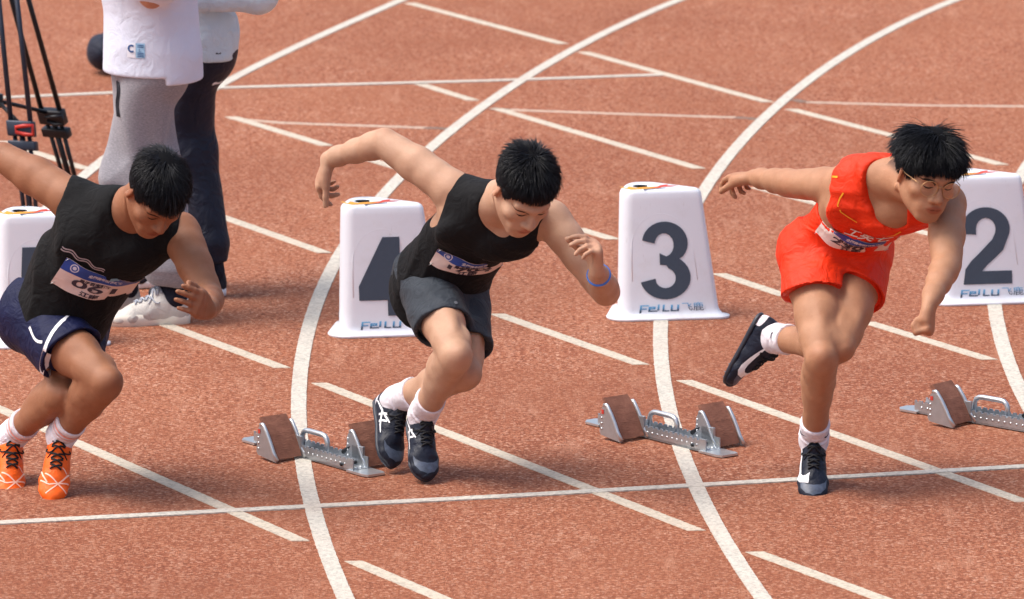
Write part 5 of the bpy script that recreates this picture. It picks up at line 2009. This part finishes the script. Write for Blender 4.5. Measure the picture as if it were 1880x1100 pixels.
# shoe marks
def side_mark(key, side, pts, w_, mat, nm="side_mark", up_=.0):
    o, surf, w, F = SH[key]
    U, V = F.v(0, 1, 0), F.v(0, 0, 1)
    return tri_strip_decal(nm, surf, pts, w_, w(side * .02, 0, 0), U, V, F.v(side, 0, .25), mat, o, .0015)
for key, side in (("3r", 1), ("3l", 1), ("3l", -1)):
    o, surf, w, F = SH[key]
    # big tick: heavy belly near the toe, tail rising to the heel
    U, V = F.v(0, 1, 0), F.v(0, 0, 1)
    decal("tick_mark", surf, [(.212 - (x + .5) * .155, .046 + y * .155 + .018 * (x + .5)) for x, y in SWOOSH], w(side * .02, 0, 0), U, V, F.v(side, -.1, .35), M_WHITEP, o, .0018, .006)
for key, side in (("2r", 1), ("2l", 1), ("2r", -1), ("2l", -1)):
    side_mark(key, side, [(.018, .075), (.05, .062), (.09, .045), (.125, .032), (.155, .028)], [.005, .008, .009, .008, .004], M_WHITEP, "stripe_mark")
    side_mark(key, side, [(.03, .03), (.07, .045), (.11, .058), (.135, .066)], [.004, .007, .007, .004], M_WHITEP, "stripe_mark")
    side_mark(key, side, [(.085, .030), (.094, .050), (.104, .068)], .007, M_WHITEP, "stripe_mark")
    side_mark(key, side, [(.108, .026), (.117, .044), (.127, .060)], .007, M_WHITEP, "stripe_mark")
M_PALEOR = plain("pale_orange_print", (250, 200, 178), .5)
for key in ("1r", "1l"):
    o, surf, w, F = SH[key]
    for k, (pts) in enumerate(([(-.045, .17), (-.03, .20), (.0, .232), (.02, .25)], [(-.045, .205), (-.02, .215), (.015, .222), (.042, .205)], [(-.042, .235), (-.02, .222), (.01, .20), (.03, .188)], [(.045, .17), (.035, .195), (.02, .215)], [(-.035, .18), (-.028, .172), (-.02, .168)])):
        tri_strip_decal("toe_line", surf, [(np.interp(i / 11, np.linspace(0, 1, len(pts)), [p[0] for p in pts]), np.interp(i / 11, np.linspace(0, 1, len(pts)), [p[1] for p in pts]) - .139) for i in range(12)], .0038, w(0, .139, .05), F.v(1, 0, 0), F.v(0, 1, 0), F.v(0, 0, 1), M_PALEOR, o, .0015)
    side_mark(key, 1, [(.05, .06), (.08, .045), (.10, .03)], [.003, .014, .003], plain("silver_print", (150, 152, 158), .4, .3), "flash_mark")
    side_mark(key, -1, [(.05, .06), (.08, .045), (.10, .03)], [.003, .014, .003], plain("silver_print", (150, 152, 158), .4, .3), "flash_mark")
# pink bands in the left runner's socks, ticks on the right runner's socks

M_CAP = plain("toe_cap_slate", (70, 80, 98), .45, 0, .35, 55)
for key in ("2r", "2l", "3r", "3l"):
    o, surf, w, F = SH[key]
    cap = [(-.044, .198), (-.036, .214), (-.022, .226), (0, .231), (.022, .226), (.036, .214), (.044, .198), (.040, .235), (.024, .257), (.0, .268), (-.024, .257), (-.040, .235)]
    decal("toe_cap", surf, [(x * .95, (y - .139) * .95) for x, y in cap], w(0, .139, .05), F.v(1, 0, 0), F.v(0, 1, 0), F.v(0, 0, 1), M_CAP, o, .0012, .006)

# knitted bands and small ticks on the socks
def ring_band(name, sk, c, ax, width, mat, a0=0, a1=2 * math.pi, n=40):
    o, V, F = sk
    sf = Surf(V, F)
    e1 = nrm(np.cross(ax, A(.3, .9, .1)))
    e2 = np.cross(ax, e1)
    out = []
    for k in range(n + 1):
        a = a0 + (a1 - a0) * k / n
        d = e1 * math.cos(a) + e2 * math.sin(a)
        for q in (-.5, .5):
            p = c + ax * q * width
            hit = sf.t.ray_cast(Vector(p + d * .12), Vector(-d), .14)
            out.append(A(*hit[0]) + d * .0012 if hit[0] is not None else p + d * .04)
    return link_mesh(name, mesh_of(name, out, [(2 * k, 2 * k + 1, 2 * k + 3, 2 * k + 2) for k in range(n)]), mat, o)
M_PINK = cloth("sock_pink_band", (236, 168, 160), .85, 700, .25, .3, 0)
for key in ("1r", "1l"):
    L = B1.leg[key[1]]
    ax = nrm(L['kn'] - L['an'])
    ring_band("sock_band", SK[key], L['an'] + ax * .078, ax, .009, M_PINK)
    ring_band("sock_band", SK[key], L['an'] + ax * .060, ax, .005, M_PINK)
for key in ("3r", "3l"):
    o, V, F = SK[key]
    L = B3.leg[key[1]]
    ax = nrm(L['kn'] - L['an'])
    sf = Surf(V, F)
    for q in (-1, 1):
        d = nrm(L['fc'] * .6 + np.cross(ax, L['fc']) * q)
        decal("sock_tick", sf, [(x * .036, y * .036) for x, y in SWOOSH], L['an'] + ax * .056, nrm(np.cross(ax, d)), ax, d, plain("navy_print", (24, 30, 52), .7), o, .0015, .005)
# ------------------------------------------------------------------ two bystanders beyond lane 5 (cropped at the waist by the picture)
def bystander(name, label, feet, heading, spec):
    hd = nrm(A(heading[0], heading[1], 0))
    lt = A(-hd[1], hd[0], 0)
    Z = A(0, 0, 1)
    base = (A(*feet['r'], 0) + A(*feet['l'], 0)) / 2
    t = thing("person", label, "person", tuple(base), "bystanders standing on the track")
    J = {}
    for s, q in (('r', -1), ('l', 1)):
        J[s + 'an'] = A(*feet[s], .092)
        J[s + 'hip'] = base + lt * q * .088 + Z * spec['hip']
        m = (J[s + 'an'] + J[s + 'hip']) / 2
        J[s + 'kn'] = m + hd * .025 + Z * .01
    hip = base + Z * spec['hip']
    J['hip'] = hip
    J['neck'] = hip + Z * .52 - hd * .02
    for s, q in (('r', -1), ('l', 1)):
        J[s + 'sh'] = J['neck'] + lt * q * .185 - Z * .06
        J[s + 'el'] = J[s + 'sh'] + hd * spec['arm'][0] + lt * q * spec['arm'][1] - Z * spec['arm'][2]
        J[s + 'wr'] = J[s + 'el'] + hd * spec['fore'][0] + lt * q * spec['fore'][1] + Z * spec['fore'][2]
    J['head'] = J['neck'] + Z * .17 + hd * .035
    hv = nrm(J['rwr'] - J['rel'])
    cfg = dict(skin=spec['skin'], face=tuple(hd), mass=.80, muscle=.76, thigh=.78, hunch=.0, head=[tuple(nrm(hd - Z * .25)), (0, 0, 1)],
               hands=dict(r=dict(d=tuple(nrm(J['rwr'] - J['rel'])), pn=tuple(lt), side=1, curl=[.5, .5, .6, .6]), l=dict(d=tuple(nrm(J['lwr'] - J['lel'])), pn=tuple(-lt), side=-1, curl=[.5, .5, .6, .6])),
               feet={s: [tuple(nrm(A(*spec['toe'][s], 0))), (0, 0, 1)] for s in 'rl'})
    B = build_body(J, cfg)
    body, V, F = sdf_mesh("body", B.sk, .0085, skin(name + "_skin", spec['skin']), t, 1)
    tint_mesh(body.data, V, B, cfg)
    build_hair("hair", B, t, HAIR, 1800, (.0, -.04), .06, .02, .3, .2, 21, rad=.002)
    return B, t, hd, lt

def trousers(B, t, mat, wide, cuff, waist_z, fold, seed, h=.0062, gather=True):
    s = Sdf()
    Z = A(0, 0, 1)
    hip = B.J['hip']
    s.add.append(ec(hip + Z * .16 - B.fw * .01, hip - Z * .05 - B.fw * .02, .158, .122, .165, .136, B.X(0), .05))
    for q in 'rl':
        h_, k_, a_ = (B.leg[q][x] for x in ('h', 'kn', 'an'))
        end = a_ + Z * cuff
        s.add.append(ec(h_ + Z * .02, k_, wide[0], wide[0] * 1.08, wide[1], wide[1] * 1.06, B.X(0), .025))
        s.add.append(ec(k_, end + Z * .05, wide[1], wide[1] * 1.06, wide[2], wide[2] * 1.05, B.X(0), .05))
        if gather:
            s.add.append(ec(end + Z * .05, end + Z * .02, wide[2], wide[2] * 1.05, wide[2] * .70, wide[2] * .74, B.X(0), .02))
            s.add.append(ec(end + Z * .03, end, wide[2] * .70, wide[2] * .74, wide[2] * .68, wide[2] * .72, B.X(0), .01))
        else:
            s.add.append(ec(end + Z * .05, end - Z * .02, wide[2], wide[2] * 1.05, wide[2] * .95, wide[2], B.X(0), .02))
    s.add += [rc(B.leg[q]['h'] - B.fw * .040 + Z * .02, B.leg[q]['h'] - B.fw * .03 - Z * .03, .102, .100, .04) for q in 'rl']
    zt = waist_z
    lo = min(B.J['ran'][2], B.J['lan'][2]) + cuff
    def f(P, d):
        d = np.maximum(d, P[:, 2] - zt)
        d = np.maximum(d, lo - .012 - P[:, 2])
        if gather:
            th = np.arctan2(P[:, 1] - base_y, P[:, 0] - base_x)
            d = d - .005 * np.sin(7 * th + 4 * P[:, 2]) * np.clip((.86 - P[:, 2]) / .2, 0, 1)
            d = d + .0016 * np.sin(P[:, 0] * 620 + P[:, 1] * 300) * ((P[:, 2] < lo + .035))
        return d
    base_x, base_y = hip[0], hip[1]
    s.post += [folds(fold[0], fold[1], [(1, .2, .25), (.3, .2, 1), (-.5, .4, .9), (.9, -.3, .05)], seed, .9), f]
    s.margin = .03
    o, V, F = sdf_mesh("trousers", s, h, mat, t, 2)
    return o, Surf(V, F)

def jacket(B, t, name, mat, hem_z, body_w, body_d, sl, cuffr, seed, fold, h=.0065, sleeve_end=1.0, tilt=0.0, slit=None, back=0.0):
    Z = A(0, 0, 1)
    hip, N = B.J['hip'], B.J['neck']
    s = Sdf()
    s.add.append(ec(A(hip[0], hip[1], hem_z - .05) - B.fw * back, hip + Z * .30 - B.fw * back * .6, body_w[0], body_d[0], body_w[1], body_d[1], B.X(0), .05))
    s.add += [rc(B.leg[q]['h'] - B.fw * .045 + Z * .04, B.leg[q]['h'] - B.fw * .03 - Z * .03, .102, .100, .05) for q in 'rl']
    s.add.append(ec(hip + Z * .30, N - Z * .08, body_w[1], body_d[1], body_w[2], body_d[2], B.X(1), .05))
    s.add.append(ec(N - Z * .08, N + Z * .0, body_w[2] * .9, body_d[2], .09, .08, B.X(1), .05))
    for q in 'rl':
        sh, e_, wr, fb = B.arm[q]
        end = e_ + (wr - e_) * (sleeve_end - 1) if sleeve_end > 1 else sh + (e_ - sh) * sleeve_end
        s.add.append(rc(sh, sh + (e_ - sh) * min(1, sleeve_end), sl[0], sl[1], .04))
        if sleeve_end > 1:
            s.add.append(rc(e_, end, sl[1], cuffr, .03))
    def f(P, d):
        lim = hem_z + tilt * ((P - hip) @ B.fw)
        if slit is not None:
            lim = lim - slit[1] * (((P - hip) @ B.fw) < slit[0])
        return smax(d, lim - P[:, 2], .006)
    s.cut.append(rc(N + Z * .03, N + Z * .2, .062, .07, .01))
    s.post += [folds(fold[0], fold[1], [(1, .3, .4), (.2, .4, 1), (-.8, .3, .7), (.9, .2, -.5)], seed, .9), f]
    s.margin = .03
    o, V, F = sdf_mesh(name, s, h, mat, t, 2)
    return o, Surf(V, F)

def heather():
    t = NT("grey_marl")
    v = t.coord()
    mp = t.n("ShaderNodeMapping")
    mp.inputs["Scale"].default_value = (1, 1, 3.5)
    t.l(v, mp.inputs[0])
    nz = t.noise(mp.outputs[0], 110, 4, .7)
    t.l(t.ramp(nz, [(.3, lin(118, 118, 126)), (.5, lin(140, 139, 146)), (.72, lin(164, 162, 168))]), t.b.inputs["Base Color"])
    t.b.inputs["Roughness"].default_value = .9
    t.b.inputs["Sheen Weight"].default_value = .1
    t.bump(t.noise(v, 240, 2), .3, .003)
    return t.m

# grey sweatpants, white T-shirt
M_MARL = heather()
M_TEE = cloth("tee_white", (212, 219, 236), .85, 700, .03, .16, .02)
BA_, TA_, hdA, ltA = bystander("bystander_a", "bystander in grey sweatpants and white T-shirt with cream trainers", dict(r=(-1.195, 23.52), l=(-1.38, 23.70)), (-.93, -.36),
    dict(hip=.93, skin=(190, 140, 112), arm=(.08, .06, .20), fore=(.14, -.08, .16), toe=dict(r=(-.98, -.18), l=(-.85, -.5))))
oA, sA = trousers(BA_, TA_, M_MARL, (.104, .102, .096), .055, .925, (.016, 17), 41)
jA, sjA = jacket(BA_, TA_, "t_shirt", M_TEE, .885, (.195, .190, .185), (.180, .160, .120), (.085, .095), .08, 42, (.006, 16), sleeve_end=.75, slit=(-.01, .026), back=.024)
# navy track pants, pale blue jacket
M_NAVYP = cloth("pants_navy", (20, 25, 44), .55, 800, .2, .3, .06)
M_PALEB = cloth("jacket_pale_blue", (205, 224, 234), .6, 700, .05, .4, .05)
BB_, TB_, hdB, ltB = bystander("bystander_b", "bystander in navy track pants and pale blue jacket behind the grey sweatpants", dict(r=(-1.085, 24.02), l=(-1.21, 24.22)), (-.95, -.30),
    dict(hip=.92, skin=(200, 150, 122), arm=(-.16, .06, .27), fore=(.26, -.04, -.01), toe=dict(r=(-.97, -.25), l=(-.97, -.1))))
oB, sB = trousers(BB_, TB_, M_NAVYP, (.090, .080, .064), .05, .905, (.009, 16), 51, gather=False)
jB, sjB = jacket(BB_, TB_, "jacket", M_PALEB, .862, (.172, .170, .18), (.150, .14, .12), (.075, .066), .05, 52, (.007, 20), sleeve_end=1.9)

# shoes and socks of the bystanders
M_CREAM = cloth("trainer_grey_cream", (196, 192, 186), .6, 500, .12, .3, 0)
M_CRSOLE = plain("trainer_sole", (232, 226, 212), .5, 0, .04, 20)
M_CRLACE = plain("trainer_lace", (160, 166, 178), .7)
M_BSHOE = cloth("shoe_black_knit", (26, 30, 44), .6, 500, .15, .3, 0)
M_WSOLE = plain("sole_white", (232, 234, 240), .45, 0, .03, 20)
M_SOCKN = cloth("sock_navy", (20, 22, 38), .8, 700, .1, .3, 0)
for s_ in 'rl':
    SH["A" + s_] = make_shoe(TA_, BA_, s_, (M_CREAM, M_CRSOLE, M_CRLACE), 1.10, .0055, .042, .01, 5, False)
    make_sock(TA_, BA_, s_, M_SOCKN, .09, h=.006)
    SH["B" + s_] = make_shoe(TB_, BB_, s_, (M_BSHOE, M_WSOLE, M_LACEB), 1.02, .0055, .030, .01, 5, False)
    make_sock(TB_, BB_, s_, M_SOCKN, .07, h=.006)

# shirt label, drawcord, trouser mark, sock lettering
fwA, upZ = BA_.fw, A(0, 0, 1)
camdir = A(0, -1, 0)
Lc = A(-1.385, 23.4, 1.0)
def side_label(surf, px, z, w_, h_, mat, par, nm, dx=0.0, dz=0.0):
    decal(nm, surf, [(-w_ + dx, -h_ + dz), (w_ + dx, -h_ + dz), (w_ + dx, h_ + dz), (-w_ + dx, h_ + dz)], A(px, 23.6, z), A(1, 0, 0), upZ, camdir, mat, par, .002, .012)
M_LBL = plain("label_white", (228, 232, 242), .6, 0, .02)
M_LBL2 = plain("label_pale_blue", (150, 190, 220), .6, 0, .15, 80)
M_LBL3 = plain("label_print_blue", (40, 84, 140), .6)
lx, lz = -1.315, .985
side_label(sjA, lx - .016, lz, .015, .026, M_LBL, jA, "shirt_label")
side_label(sjA, lx + .016, lz, .016, .026, M_LBL2, jA, "shirt_label")
tri_strip_decal("label_mark", sjA, [(lx + .0 - .014 + .011 * math.cos(a), lz + .006 + .011 * math.sin(a)) for a in np.linspace(.9, 5.4, 16)], .006, A(0, 23.6, 0), A(1, 0, 0), upZ, camdir, M_LBL3, jA, .004)
for dz in (.019, .013, -.008, -.014, -.02):
    tri_strip_decal("label_mark", sjA, [(lx + .006 + .022 * k / 5, lz + dz) for k in range(6)], .0028, A(0, 23.6, 0), A(1, 0, 0), upZ, camdir, M_LBL3, jA, .004)
print_text("label_mark", sjA, "L", A(lx + .015, 23.6, lz + .001), A(1, 0, 0), upZ, camdir, .016, M_LBL3, jA, .004)
tri_strip_decal("trouser_mark", sB, [(-1.075 + .034 * k / 7, .775 + .004 * math.sin(k * .9) + .012 * k / 7) for k in range(8)], [.003, .007, .010, .009, .007, .006, .004, .002], A(0, 24.1, 0), A(1, 0, 0), upZ, camdir, M_WHITEP, oB, .002)
bm = bmesh.new()
zc = np.linspace(.86, .74, 8)
for k, off in enumerate((0, .007)):
    V_, _ = lay(sA, [(-1.385 + off + .003 * math.sin(i), z) for i, z in enumerate(zc)], [], A(0, 23.6, 0), A(1, 0, 0), upZ, camdir, .004)
    add_tube(bm, V_, .0032, 6)
link_mesh("drawcord", bm_mesh(bm, "drawcord"), plain("cord_dark", (40, 42, 50), .8), oA)
